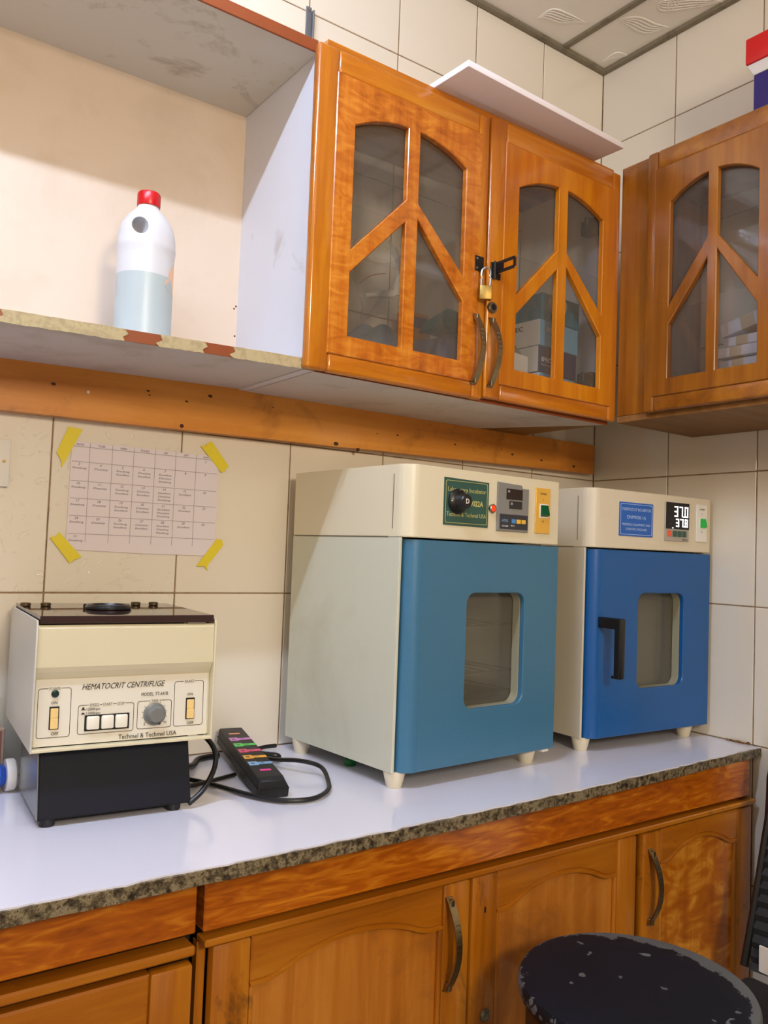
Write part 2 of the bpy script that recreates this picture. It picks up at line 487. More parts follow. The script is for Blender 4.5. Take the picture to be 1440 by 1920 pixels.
def handle_mesh(L=.155, out=.030, wd=.011):
    """arched bar handle standing out towards -y, feet at z=0 and z=L"""
    bm = bmesh.new(); N = 16; rings = []
    for i in range(N + 1):
        t = i / N; z = L * t
        y = -.002 - out * (math.sin(math.pi * t) ** .8 if 0 < t < 1 else 0)
        ww = wd * (.75 + .25 * abs(2 * t - 1)) / 2 + .002
        th = .004
        rings.append([bm.verts.new(v) for v in ((-ww, y, z), (ww, y, z), (ww, y + th, z), (-ww, y + th, z))])
    for a, b in zip(rings, rings[1:]):
        for i in range(4): bm.faces.new((a[i], a[(i + 1) % 4], b[(i + 1) % 4], b[i]))
    bm.faces.new(rings[0]); bm.faces.new(rings[-1])
    for z in (.008, L - .008): bm_box(bm, -.004, .004, -.016 if 0 else -.012, .002, z - .006, z + .006, .001)
    for i in range(4, 13):
        z = L * i / N; y = -.002 - out * math.sin(math.pi * i / N) ** .8
        for dx in (-.0025, .0025): bm_box(bm, dx - .0010, dx + .0010, y - .0008, y + .001, z - .0012, z + .0012)
    return mesh_of(bm, 'handle', PEWTER)
HM = handle_mesh()

def lower_door(cab, x0, x1, z0, z1, panel_m, handle_x=None, hz=None, lock=None, y=-.52):
    w_, h_ = x1 - x0, z1 - z0; sw = .062
    d = thing_part = box('door', cab, panel_m, x0 + sw - .012, x1 - sw + .012, y + .009, y + .018, z0 + .05, z1 - .028)
    for a, b in ((x0, x0 + sw), (x1 - sw, x1)):
        box('stile', d, LOWF, a + .0004, b - .0004, y, y + .022, z0, z1, .006, 2)
    # cathedral top rail
    a, b = x0 + sw, x1 - sw; cx = (a + b) / 2; hw = (b - a) / 2
    def arch(dx):
        u = abs(dx) / hw
        if u > .93: return -.066
        if u > .62:
            t = (u - .62) / .31
            return -.052 - .020 * math.sin(math.pi * t / 2) + .006 * t
        return -.032 - .020 * (u / .62) ** 2
    pts = [(a, z1), (b, z1)]
    N = 36
    for i in range(N + 1):
        dx = hw * (1 - 2 * i / N); pts.append((cx + dx, z1 + arch(dx)))
    plate('rail', d, LOWX, pts[:2][::-1] + [], [], .001, 0, y) if 0 else None
    plate('rail', d, LOWX, [(a, z1)] + pts[2:][::-1] + [(b, z1)], [], .021, .003, y + .0008)
    # moulded lip following the arch
    lip = [(cx + hw * (1 - 2 * i / N), y + .0035, z1 + arch(hw * (1 - 2 * i / N)) - .004) for i in range(N + 1)]
    tube('moulding', d, LOWX, lip, .0042, 6, 0, upv=(0, 1, 0))
    box('rail', d, LOWX, a, b, y + .0008, y + .022, z0, z0 + .062, .004, 2)
    for sx in (a + .003, b - .003):
        box('moulding', d, LOWF, sx - .004, sx + .004, y + .001, y + .010, z0 + .06, z1 - .07, .003, 2)
    if handle_x is not None:
        hd = link('handle', HM, d, (handle_x, y - .0, hz)); hd['label'] = 'arched pewter bar handle'
    if lock:
        lathe('lock', d, STEEL, [(.009, 0), (.011, .002), (.011, .005), (.007, .007), (.004, .0065)], (lock[0], y - .0002, lock[1]), (R(90), 0, 0), 20)
    return d

bc = thing('base_cabinet', 'long base cabinet with three arched panel doors under the right of the worktop', 'cabinet', (-1.405, 0, 0))
off = 1.405
def bx_(n, m, x0, x1, y0, y1, z0, z1, bev=0): return box(n, bc, m, x0 + off, x1 + off, y0, y1, z0, z1, bev)
bx_('carcass', GAP, -1.402, -.004, -.485, -.01, .09, .846)
bx_('fascia', FASC, -1.405, -.035, -.520, -.487, .760, .8475, .002)
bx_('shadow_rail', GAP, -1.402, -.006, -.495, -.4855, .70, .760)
bx_('ledge', LOWX, -1.405, -.020, -.528, -.4965, .7415, .752, .002)
bx_('plinth', LOWX, -1.402, -.004, -.47, -.4, 0, .09)
for a, b in ((-1.405, -1.392), (-.449, -.443), (-.030, -.006)):
    bx_('face_post', LOWF, a, b, -.500, -.486, .09, .7405)
lower_door(bc, -1.390 + off, -.9065 + off, .125, .738, LOWP, -.957 + off, .562)
lower_door(bc, -.9035 + off, -.450 + off, .125, .738, LOWP, None, None, (-.868 + off, .497))
lower_door(bc, -.430 + off, -.022 + off, .125, .735, LOWG, -.408 + off, .547)
box('keyhole', bc, GAP, -.874 + off, -.870 + off, -.5205, -.5195, .672, .682, .0002)
bl = thing('base_cabinet', 'left base cabinet with a flame-grained fascia under the end of the worktop', 'cabinet', (-2.3, 0, 0))
ol = 2.3
def bl_(n, m, x0, x1, y0, y1, z0, z1, bev=0): return box(n, bl, m, x0 + ol, x1 + ol, y0, y1, z0, z1, bev)
bl_('carcass', GAP, -2.3, -1.410, -.485, -.01, .09, .846)
bl_('fascia', FASC, -2.3, -1.4165, -.520, -.487, .762, .8475, .002)
bl_('ledge', LOWX, -2.3, -1.4165, -.524, -.487, .733, .747, .003)
bl_('plinth', LOWX, -2.3, -1.415, -.47, -.4, 0, .09)
lower_door(bl, -1.895 + ol, -1.4165 + ol, .125, .722, LOWP)
lower_door(bl, -2.3 + ol, -1.899 + ol, .125, .722, LOWP)

# ================================================================ TIMBER BEAM UNDER THE WALL CABINETS
bt = thing('timber_batten', 'long knotty pine batten fixed to the tiles below the wall cabinets', 'batten', (-2.3, 0, 1.534))
bm = bmesh.new(); N = 24; rings = []
for i in range(N + 1):
    x = 2.266 * i / N
    dz = .022 * (x - 2.266) / 1.58 + random.uniform(-.0008, .0008)
    dt = .010 * max(0, (2.266 - x)) / 1.6
    rings.append([bm.verts.new(v) for v in ((x, -.0305, dz + .012), (x, -.001, dz + .012), (x, -.001, .094), (x, -.0305, .094 - 0 * dt))])
for a, b in zip(rings, rings[1:]):
    for i in range(4): bm.faces.new((a[i], a[(i + 1) % 4], b[(i + 1) % 4], b[i]))
bm.faces.new(rings[0]); bm.faces.new(rings[-1])
bmesh.ops.bevel(bm, geom=[e for e in bm.edges if e.is_manifold and e.calc_face_angle(0) > .8], offset=.0015, segments=1, affect='EDGES')
link('board', mesh_of(bm, 'board', BEAM), bt)
KN = mat('dark_knot', (70, 40, 16), .6)
for (x, z, r) in [(-1.527, 1.583, .004), (-1.35, 1.596, .003), (-1.347, 1.588, .002), (-1.27, 1.586, .003), (-1.22, 1.604, .0045), (-.912, 1.539, .006), (-.80, 1.575, .002), (-.74, 1.578, .003), (-.56, 1.575, .003), (-.40, 1.58, .002), (-.36, 1.57, .004), (-.25, 1.565, .004), (-.12, 1.56, .005), (-1.075, 1.60, .002), (-1.62, 1.57, .003)]:
    lathe('knot', bt, KN, [(r, 0), (r * .7, .0006)], (x + 2.3, -.0303, z - 1.534), (R(90), 0, 0), 10, 1.3, .8)
lathe('nail_head', bt, WHITEP, [(.003, 0), (.002, .001)], (-1.464 + 2.3, -.0305, 1.577 - 1.534), (R(90), 0, 0), 10)

for x, z in ((-1.278, 1.5335), (-.852, 1.5300)):
    lathe('nail', bt, KN, [(.0045, 0), (.0035, .004), (.001, .006)], (x + 2.3, -.0290, z - 1.534 + .002), (R(90), 0, 0), 10)

# ================================================================ OPEN WALL CABINET (left)
oc = thing('open_wall_cabinet', 'open doorless wall cabinet with white laminate interior, tape on its lower edge', 'cabinet', (-1.139, 0, 1.62))
def sheared(name, parent, m, x0, x1, y0, y1, zt, th, slope, bev=0):
    bm = bmesh.new()
    vs = []
    for x in (x0, x1):
        for y in (y0, y1):
            for z in (zt - th, zt): vs.append(bm.verts.new((x, y, z + slope * (x - x1))))
    for f in ((0, 1, 3, 2), (4, 6, 7, 5), (0, 4, 5, 1), (2, 3, 7, 6), (0, 2, 6, 4), (1, 5, 7, 3)): bm.faces.new([vs[i] for i in f])
    return link(name, mesh_of(bm, name, m), parent)
SL = .026
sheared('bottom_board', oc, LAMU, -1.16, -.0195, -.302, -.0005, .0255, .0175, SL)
sheared('edge_strip', oc, EDGE, -1.16, -.0195, -.3055, -.3022, .0258, .0185, SL)
sheared('shelf_lining', oc, SIDEP, -1.16, -.0195, -.302, -.006, .0268, .0012, SL)
box('top_board', oc, SOFF, -1.16, -.0195, -.301, -.0005, .601, .619)
box('edge_strip', oc, EDGE, -1.16, -.0195, -.3055, -.3012, .600, .6235, .001)
box('back_panel', oc, BACKP, -1.16, -.0185, -.0055, -.0006, -.004, .601)
box('side_panel', oc, SIDEP, -.0185, -.0005, -.302, -.0005, .006, .6195)
box('edge_strip', oc, mat('glue_yellowed_edge', (150, 112, 40), .5), -.0195, -.0005, -.3055, -.3022, .006, .6195, .0008)
# masking tape on the lower edge, three torn lengths
def torn(x0, x1, n=16):
    t = [(x0 + (x1 - x0) * i / n, .0262 + random.uniform(-.0006, .0002)) for i in range(n + 1)]
    b = [(x1 - (x1 - x0) * i / n, .0062 + random.uniform(-.0008, .0008)) for i in range(n + 1)]
    mid = [(x1 + .006, .018), (x1 - .003, .013)]; mid2 = [(x0 - .007, .011), (x0 + .004, .017)]
    return t + mid + b + mid2
for a, b in ((-1.673, -1.49), (-1.432, -1.355), (-1.302, -1.165)):
    bm_me = plate_mesh('masking_tape', TAPE, torn(a + 1.139, b + 1.139), (), .0012, 0, -.3068)
    for v in bm_me.vertices: v.co.z += SL * (v.co.x + .0195)
    link('masking_tape', bm_me, oc)

# ================================================================ GLAZED WALL CABINETS
UW, UH = .4275, .607
def arc_top(u):  # height of the arched top of the openings above the door bottom
    R_ = .277; zc = .512 - R_
    return zc + math.sqrt(R_ * R_ - (u - .225) ** 2)
def openings(s=1.0, u0=.085, u1=.210, u2=.240, u3=.363):
    def mp(u): return u
    A = [(u0, .236), (u1, .366)] + [(u1 + (u0 - u1) * i / 8, None) for i in range(9)]
    A = [(u, z if z is not None else min(arc_top(u), .51)) for u, z in A]
    A[-1] = (u0, arc_top(u0))
    Cc = [(u0, .072), (u1, .072), (u1, .322), (u0, .193)]
    B = [(u3, .248), (u3, arc_top(u3))] + [(u3 + (u2 - u3) * i / 8, arc_top(u3 + (u2 - u3) * i / 8)) for i in range(1, 9)] + [(u2, .366)]
    D = [(u2, .072), (u3, .072), (u3, .196), (u2, .335)]
    return [A, B, Cc, D]

def glazed_door(cab, x0, z0, fret, wd=UW, sw=.046, k=1.0, y=-.022, stile_m=CAB, rail_m=CABX):
    """door in cabinet-local coordinates, front face at y (towards -y)"""
    ops = [[(x0 + u * k, z0 + z) for u, z in o] for o in openings()]
    fx0, fx1, fz0, fz1 = x0 + sw - .004, x0 + wd - sw + .020, z0 + .034, z0 + UH - .044
    fx1 = x0 + wd - .022
    d = plate('door', cab, fret, [(fx0, fz0), (fx1, fz0), (fx1, fz1), (fx0, fz1)], ops, .014, .0016, y - .0005)
    box('stile', d, stile_m, x0, x0 + sw, y + .001, y + .021, z0, z0 + UH, .006, 3)
    box('stile', d, stile_m, x0 + wd - .030, x0 + wd, y + .001, y + .021, z0, z0 + UH, .006, 3)
    box('rail', d, rail_m, x0 + sw - .001, x0 + wd - .029, y + .0015, y + .020, z0, z0 + .036, .006, 3)
    box('rail', d, rail_m, x0 + sw - .001, x0 + wd - .029, y + .0015, y + .020, z0 + UH - .046, z0 + UH, .006, 3)
    for o in ops:
        us = [p[0] for p in o]; zs = [p[1] for p in o]
        box('glass_pane', d, GLASS, min(us) - .007, max(us) + .007, y + .0145, y + .0175, min(zs) - .007, max(zs) + .006)
    return d

gc = thing('glazed_wall_cabinet', 'varnished two-door wall cabinet with arched glass panes, a padlock and pewter handles', 'cabinet', (-1.1685, -.305, 1.625))
gx = 1.1685
box('side_panel', gc, SIDEP, -1.138 + gx, -1.120 + gx, .001, .304, .004, .615)
box('side_panel', gc, SIDEP, -.329 + gx, -.313 + gx, .001, .298, .012, .615)
box('top_board', gc, CABX, -1.138 + gx, -.313 + gx, .0005, .3, .6155, .6305)
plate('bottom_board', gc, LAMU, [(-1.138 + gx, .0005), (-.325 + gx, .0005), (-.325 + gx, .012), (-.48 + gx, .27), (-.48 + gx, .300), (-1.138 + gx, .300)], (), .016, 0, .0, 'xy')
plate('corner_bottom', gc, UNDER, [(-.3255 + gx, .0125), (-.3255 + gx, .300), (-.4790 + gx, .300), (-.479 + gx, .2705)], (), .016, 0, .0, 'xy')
box('edge_strip', gc, EDGE, -1.138 + gx, -.315 + gx, -.0006, .0004, -.0005, .016)
d1 = glazed_door(gc, 0, 0, FRET)
d2 = glazed_door(gc, .4315, .006, FRET2)
for d, hx in ((d1, -.770), (d2, -.724)):
    h = link('handle', HM, d, (hx + gx, -.0215, .028)); h.scale = (1, 1, .96); h['label'] = 'arched pewter bar handle'
# staple plate, hasp flap, ring lock
st = box('hasp_staple', d1, BLACK, -.776 + gx, -.752 + gx, -.0245, -.0215, .268, .300, .0005)
st['label'] = 'black steel staple plate with two screws'
hp = boxes('hasp', d2, BLACK, [(-.731 + gx, -.715 + gx, -.0250, -.0225, .262, .296), (-.715 + gx, -.702 + gx, -.0235, -.0225, .262, .276),
    (-.7215 + gx, -.7195 + gx, -.084, -.026, .289, .296), (-.7215 + gx, -.7195 + gx, -.084, -.026, .270, .277),
    (-.7215 + gx, -.7195 + gx, -.088, -.080, .2735, .2925), (-.7215 + gx, -.7195 + gx, -.052, -.026, .277, .289)], .0004)
hp['label'] = 'black hasp flap swung open'
tube('hasp_pin', d2, BLACK, [(-.723 + gx, -.027, .260), (-.723 + gx, -.027, .298)], .003, 8, 1)
lathe('ring_lock', d2, STEEL, [(.012, 0), (.012, .004), (.0095, .007), (.0072, .007), (.007, .004)], (-.7235 + gx, -.0215, .199), (R(90), 0, 0), 24)['label'] = 'round steel lock ring'
lathe('lock_core', d2, BLACK, [(.0072, 0), (.0072, .0055)], (-.7235 + gx, -.0220, .199), (R(90), 0, 0), 20)
for z in (.274, .294):
    lathe('screw', d1, STEEL, [(.0028, 0), (.0022, .001)], (-.770 + gx, -.0244, z), (R(90), 0, 0), 10)
for z in (.105, .482):
    boxes('hinge', gc, mat('dark_hinge_steel', (48, 46, 44), .4, .8), [(-.400 + gx, -.345 + gx, .004, .016, z - .012, z + .012), (-.372 + gx, -.345 + gx, .004, .05, z - .018, z + .018)], .002)
    boxes('hinge', gc, MATS['dark_hinge_steel'], [(-1.115 + gx, -1.09 + gx, .004, .05, z - .014, z + .014)], .002)

pl = thing('padlock', 'small brass padlock hanging from the staple of the left glass door', 'padlock', (-.757, -.343, 1.868), R(-35))
prism_me = None
box('body', pl, BRASS, -.013, .013, -.006, .006, -.038, -.008, .002, 2)
tube('shackle', pl, mat('chrome_shackle', (200, 200, 204), .15, 1), [(-.009, 0, -.012), (-.009, 0, .020), (-.0065, 0, .027), (0, 0, .0305), (.0065, 0, .027), (.009, 0, .020), (.009, 0, -.012)], .0024, 8, 5)

# right wall cabinet: local x runs along the wall towards the viewer's right, local -y faces the room
rc = thing('glazed_wall_cabinet', 'brown varnished corner wall cabinet on the right wall with arched glass door', 'cabinet', (-.308, -.328, 1.640), R(-90))
box('filler_strip', rc, CABR, -.0, .0855, -.001, .018, .004, .602, .001)
box('side_panel', rc, CABR, .002, .018, .0185, .304, .006, .598)
box('side_panel', rc, CABR, 1.0, 1.016, .0, .304, .006, .598)
box('top_board', rc, CABR, -.0, 1.016, .0, .304, .5985, .6105)
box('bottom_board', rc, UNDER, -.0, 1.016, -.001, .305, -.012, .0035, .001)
box('corner_board', rc, UNDER, -.322, -.002, .168 - .30 + .14, .305, .0005, .0035) if 0 else None
d3 = glazed_door(rc, .088, 0, CABR, .36, .028, .76, -.022, CABR, CABRX)
d3_ops = None
d4 = glazed_door(rc, .452, 0, CABR, .36, .028, .76, -.022, CABR, CABRX)
boxes('hinge', rc, MATS['dark_hinge_steel'], [(.105, .125, .002, .05, .058, .078), (.105, .125, .002, .05, .47, .49)], .002)

# ================================================================ THINGS IN THE WALL CABINETS
SH = 1.6422
def sheared_cloth(name, label, cat, m, loc, sx, sy, h, seed, folds=3, group=None):
    bm = bmesh.new(); N = 22; rnd = random.Random(seed)
    ph = [rnd.uniform(0, 6) for _ in range(6)]
    g = {}
    for i in range(N + 1):
        for j in range(N + 1):
            u, v = i / N * 2 - 1, j / N * 2 - 1
            e = max(0, 1 - (abs(u) ** 2.6)) * max(0, 1 - (abs(v) ** 2.6))
            z = h * e ** .45 * (.80 + .10 * math.sin(folds * u * 1.1 + ph[0] + v * 1.5) + .06 * math.sin(folds * v * 1.4 + ph[1] - u * 2) + .04 * math.sin(7 * u + 5 * v + ph[2]))
            g[i, j] = bm.verts.new((u * sx / 2 * (1 + .06 * math.sin(4 * v + ph[3])), v * sy / 2 * (1 + .06 * math.sin(4 * u + ph[4])), max(z, .001)))
    for i in range(N):
        for j in range(N): bm.faces.new((g[i, j], g[i + 1, j], g[i + 1, j + 1], g[i, j + 1]))
    b = [g[i, 0] for i in range(N + 1)] + [g[N, j] for j in range(1, N + 1)] + [g[i, N] for i in range(N - 1, -1, -1)] + [g[0, j] for j in range(N - 1, 0, -1)]
    bm.faces.new(b[::-1])
    o = link(name, mesh_of(bm, name, m), None, loc)
    o.data.set_sharp_from_angle(angle=R(180))
    return tag(o, label, cat, group)
sheared_cloth('cloth_bundle', 'crumpled grey-blue cloth bundle behind the left glass pane', 'cloth', mat('greyblue_cloth', (96, 108, 120), .7, bmp=(40, .5, .006)), (-.935, -.18, SH), .165, .15, .155, 1, 4)
sheared_cloth('cloth_bundle', 'dark purple-grey folded cloth behind the second glass pane', 'cloth', mat('purple_cloth', (82, 74, 92), .7, bmp=(40, .5, .006)), (-.733, -.175, SH), .165, .185, .165, 5, 3)
sheared_cloth('cloth_bundle', 'small dark green cloth lying on the purple-grey cloth', 'cloth', mat('green_cloth', (16, 72, 58), .7), (-.700, -.165, SH + .162), .11, .09, .055, 9, 2)
ob = thing('orange_pouch', 'orange printed pouch standing behind the folded cloths in the left glass door', 'pouch', (-.715, -.045, SH), 0)
plate('front', ob, mat('orange_film', (206, 118, 30), .4), rrect(-.045, .045, 0, .232, .01), (), .018, .004, -.009)
plate('label_band', ob, mat('purple_print', (84, 60, 98), .5), rrect(-.035, .035, .196, .222, .004), (), .0008, 0, -.0105)
# thin clear bag with a whitish fold
cb = thing('plastic_bag', 'crumpled clear plastic bag with a white fold above the grey-blue cloth', 'bag', (-.90, -.16, SH + .156))
BAGM = glass('clear_bag_film', (.86, .86, .86), .10)
bm = bmesh.new(); g = {}; N = 18
for i in range(N + 1):
    for j in range(N + 1):
        u, v = i / N, j / N
        a = math.pi * (1.05 * u + .0)
        r = .075 * (1 + .12 * math.sin(9 * v + 5 * u) + .07 * math.sin(17 * u))
        g[i, j] = bm.verts.new((-.01 + r * math.cos(a) * (1 - .3 * v), -.02 + .03 * math.sin(5 * u + 4 * v), .14 * v ** .8 + .022 * math.sin(6 * u + 2 * v)))
for i in range(N):
    for j in range(N): bm.faces.new((g[i, j], g[i + 1, j], g[i + 1, j + 1], g[i, j + 1]))
me = mesh_of(bm, 'film', BAGM); me.set_sharp_from_angle(angle=R(180)); link('film', me, cb)
tube('white_fold', cb, mat('white_film', (206, 198, 180), .4), [(-.055, -.03, .035), (-.02, -.032, .045), (.018, -.034, .055), (.034, -.034, .09), (.030, -.03, .125), (.012, -.03, .15), (.0, -.03, .165)], [.004] * 5 + [.008] * 8 + [.013] * 10 + [.010] * 8 + [.004] * 6, 8, 6, flat=.4, upv=(0, 1, 0))
tube('red_string', cb, mat('red_string', (150, 60, 56), .5), [(-.075, -.035, .055), (-.045, -.037, .078), (-.01, -.036, .09)], .0011, 6, 5)

def carton(name, label, loc, sx, sy, sz, m, rz=0, group=None, m2=None):
    t = thing(name, label, 'box', loc, rz, group)
    box('body', t, m, -sx / 2, sx / 2, -sy / 2, sy / 2, 0, sz - .0008, .0012)
    if m2: box('side_face', t, m2, -sx / 2 - .0006, -sx / 2 + .001, -sy / 2 + .0012, sy / 2 - .0012, .001, sz - .0015)
    return t
LB = mat('light_blue_card', (112, 172, 214), .4); TEAL = mat('teal_card', (24, 120, 152), .35)
NAVY = mat('navy_card', (36, 34, 84), .4); WCARD = mat('white_card', (226, 226, 228), .45)
c1 = carton('carton', 'light blue carton with a white end at the bottom of the carton stack', (-.470, -.19, SH), .135, .17, .084, LB, R(6), m2=WCARD)
text(c1, WCARD, 'BIC', -.05, -.0856, .060, .018)
c2 = carton('carton', 'navy carton with white lettering and a white end, second from the bottom of the stack', (-.467, -.19, SH + .084), .140, .17, .062, NAVY, R(4), m2=WCARD)
text(c2, WCARD, 'EFFECTIVE', -.030, -.0856, .026, .014, .058, bold=.0003)
text(c2, WCARD, 'Rapid Diagnostic Test', -.030, -.0856, .017, .006, .058)
c3 = carton('carton', 'white and light blue carton third from the bottom of the stack', (-.465, -.19, SH + .146), .145, .17, .062, LB, R(5), m2=WCARD)
text(c3, WCARD, 'BIC TEC', -.022, -.0856, .036, .014, .055, bold=.0003)
text(c3, WCARD, 'Test Kit', -.026, -.0856, .022, .007)
tx = text(c3, PRINT, 'BIC TEC', -.0735, 0, .040, .015, .07, bold=.0003); tx.rotation_euler = (0, 0, R(-90))
c4 = carton('carton', 'dark teal carton with a pale oval picture on top of the stack', (-.458, -.20, SH + .208), .135, .15, .064, TEAL, R(3))
plate('oval_print', c4, mat('pale_print', (196, 200, 186), .5), [(-.012 + .03 * math.cos(R(a)) + .006 * math.sin(R(2 * a)), .036 + .033 * math.sin(R(a))) for a in range(0, 360, 15)], (), .0006, 0, -.0756)
lathe('eye_print', c4, mat('blue_print', (48, 100, 140), .5), [(.009, 0), (.009, .0004)], (-.010, -.0757, .042), (R(90), 0, 0), 16)
c5 = carton('carton', 'small white carton with red print in front of the navy carton', (-.583, -.235, SH), .06, .07, .118, WCARD, R(10))
for z in (.055, .062, .07): box('red_print', c5, mat('red_print', (200, 90, 80), .5), -.02, .012, -.0356, -.0352, z, z + .0022)
cb2 = sheared_cloth('plastic_bag', 'small crumpled clear bag lying on the small white carton', 'bag', glass('bag_film', (.7, .75, .78), .25), (-.583, -.225, SH + .118), .055, .06, .045, 12, 5)

STY = mat('white_foam_box', (214, 214, 224), .6); BT = mat('brown_box_tape', (192, 170, 138), .35)
zz = 1.6440
zs = [.026, .026, .026, .026, .026, .024]
for i, h in enumerate(zs):
    dx = (.0, .004, -.004, .003, -.003, .004)[i]; dy = (0, .006, -.006, .004, .010, -.004)[i]
    t = thing('foam_box', 'flat white taped box, %s of the stack behind the corner cabinet glass' % ('bottom', 'second from the bottom', 'third from the bottom', 'fourth from the bottom', 'fifth from the bottom', 'top')[i], 'box', (-.17 + dx, -.665 + dy, zz), R(random.uniform(-3, 3)), 'flat white boxes in the corner cabinet')
    box('body', t, STY, -.10, .10, -.09, .09, 0, h - .003, .003, 2)
    box('tape_band', t, BT, -.1004, .1004, .030, .062, -.0002, h - .0026, .003, 2)
    zz += h
t = thing('foam_box', 'white taped box lying tilted on the stack behind the corner cabinet glass', 'box', (-.175, -.665, zz + .020), 0, 'flat white boxes in the corner cabinet', rot=(R(-13), 0, R(4)))
box('body', t, STY, -.085, .085, -.10, .10, 0, .03, .003, 2)
box('tape_band', t, BT, -.0854, .0854, .02, .055, -.0003, .0303, .003, 2)

# milky bottle with red cap standing in the open cabinet
bo = thing('bottle', 'milky plastic bottle with red screw cap and handle hole, half full, in the open cabinet', 'bottle', (-1.409, -.15, 1.6407), 0)
bm = bmesh.new(); n = 40
prof = [(.046, 0), (.0495, .003), (.0505, .01), (.0505, .168), (.0510, .180), (.0522, .184), (.0522, .190), (.0510, .195), (.0508, .206), (.0488, .219), (.0440, .232), (.0365, .244), (.0275, .254), (.0205, .261), (.0190, .266), (.0190, .276)]
rings = [[bm.verts.new((r * math.cos(2 * math.pi * i / n), r * .92 * math.sin(2 * math.pi * i / n), z)) for i in range(n)] for r, z in prof]
for a, b in zip(rings, rings[1:]):
    for i in range(n): bm.faces.new((a[i], a[(i + 1) % n], b[(i + 1) % n], b[i]))
bm.faces.new(rings[0]); bm.faces.new(rings[-1])
def milky():
    m, nt, b = newmat('milky_bottle_plastic')
    tc = nt.nodes.new('ShaderNodeTexCoord'); sp = nt.nodes.new('ShaderNodeSeparateXYZ')
    nt.links.new(tc.outputs['Object'], sp.inputs[0])
    mt = nt.nodes.new('ShaderNodeMath'); mt.operation = 'LESS_THAN'; mt.inputs[1].default_value = .134
    nt.links.new(sp.outputs[2], mt.inputs[0])
    nt.links.new(ramp(nt, mt.outputs[0], [(0, lin((212, 213, 217))), (1, lin((178, 190, 192)))]), b.inputs['Base Color'])
    b.inputs['Roughness'].default_value = .35
    b.inputs['Subsurface Weight'].default_value = .25
    b.inputs['Subsurface Radius'].default_value = (.02, .02, .02)
    return m
body = link('body', mesh_of(bm, 'body', milky()), bo)
cut = lathe('cut', None, None, [(.0125, -.1), (.0125, .1)], (-.0255, 0, .2165), (R(90), 0, 0), 24, 1, 1.3)
cut.parent = bo
md = body.modifiers.new('hole', 'BOOLEAN'); md.object = cut; md.operation = 'DIFFERENCE'; md.solver = 'EXACT'
bpy.context.view_layer.update()
dg = bpy.context.evaluated_depsgraph_get()
nm = bpy.data.meshes.new_from_object(body.evaluated_get(dg))
body.modifiers.clear(); body.data = nm
nm.shade_smooth(); nm.set_sharp_from_angle(angle=R(40))
bpy.data.objects.remove(cut)
lathe('cap', bo, RED, [(.0200, .266), (.0207, .268), (.0207, .288), (.019, .291), (.003, .2915)], n=36)
rib_pts = [(-.0265 + .016 * math.cos(R(a)), 0, .205 + .022 * math.sin(R(a))) for a in range(0, 361, 20)]
lb = plate('torn_label', bo, mat('peach_label', (238, 196, 164), .7), [(.021, .118), (.030, .112), (.0405, .108), (.0440, .108), (.0445, .158), (.036, .157), (.035, .150), (.031, .146), (.029, .138), (.031, .134), (.024, .126)], (), .0012, 0, -.030)
for v in lb.data.vertices:
    # wrap on the round body
    x = v.co.x; yy = .92 * math.sqrt(max(.0507 ** 2 - x * x, 0)); v.co.y = -yy - .0006 + (v.co.y + .030) * .3
lb['label'] = 'peach remnant of a torn label'

# foam sheet lying on the cabinet top, overhanging the doors
for x, z in ((-1.151, 1.808), (-1.151, 1.744), (-1.155, 1.802)):
    lathe('dark_speck', oc, KN, [(.0022, 0), (.0012, .0008)], (x + 1.139 - .010, -.0056, z - 1.62), (R(90), 0, 0), 8)
fs = box('foam_sheet', None, FOAM, 0, .497, 0, .30, 0, .014, .002, 2, (-.877, -.405, 2.2563), (0, 0, R(2)))
tag(fs, 'white foam sheet lying on the cabinet top and overhanging the two glass doors', 'foam sheet')
wb = thing('wall_bracket', 'small grey metal hook bracket on the tiles above the cabinets', 'bracket', (-1.013, 0, 2.44))
box('plate', wb, GREY, -.008, .006, -.004, -.0003, 0, .09, .001)
box('flange', wb, GREY, .006, .010, -.012, -.0003, 0, .082, .001)
lathe('screw', wb, STEEL, [(.003, 0), (.002, .002)], (-.001, -.004, .08), (R(90), 0, 0), 10)
rb = thing('carton', 'red and dark blue carton standing on top of the corner cabinet', 'box', (-.12, -.57, 2.2508), R(-90))
box('body', rb, mat('dark_blue_card', (36, 18, 110), .4), .026, .32, -.075, .075, 0, .155, .002)
box('lid', rb, mat('red_card', (216, 14, 16), .4), .008, .34, -.080, .080, .185, .245, .003, 2)
plate('white_band', rb, WCARD, [(.026, .1555), (.32, .1555), (.34, .1845), (.008, .1845)], (), .150, .001, -.075)
cbk = tube('cable', None, RUBBER, [(0, 0, .003), (.0, .012, .03), (-.002, -.004, .065), (.0, -.04, .085), (0, -.07, .06), (0, -.08, .003)], .004, 8, 6, (-.17, -.552, 2.2515))
tag(cbk, 'black cable loop beside the red and blue carton on the corner cabinet', 'cable')

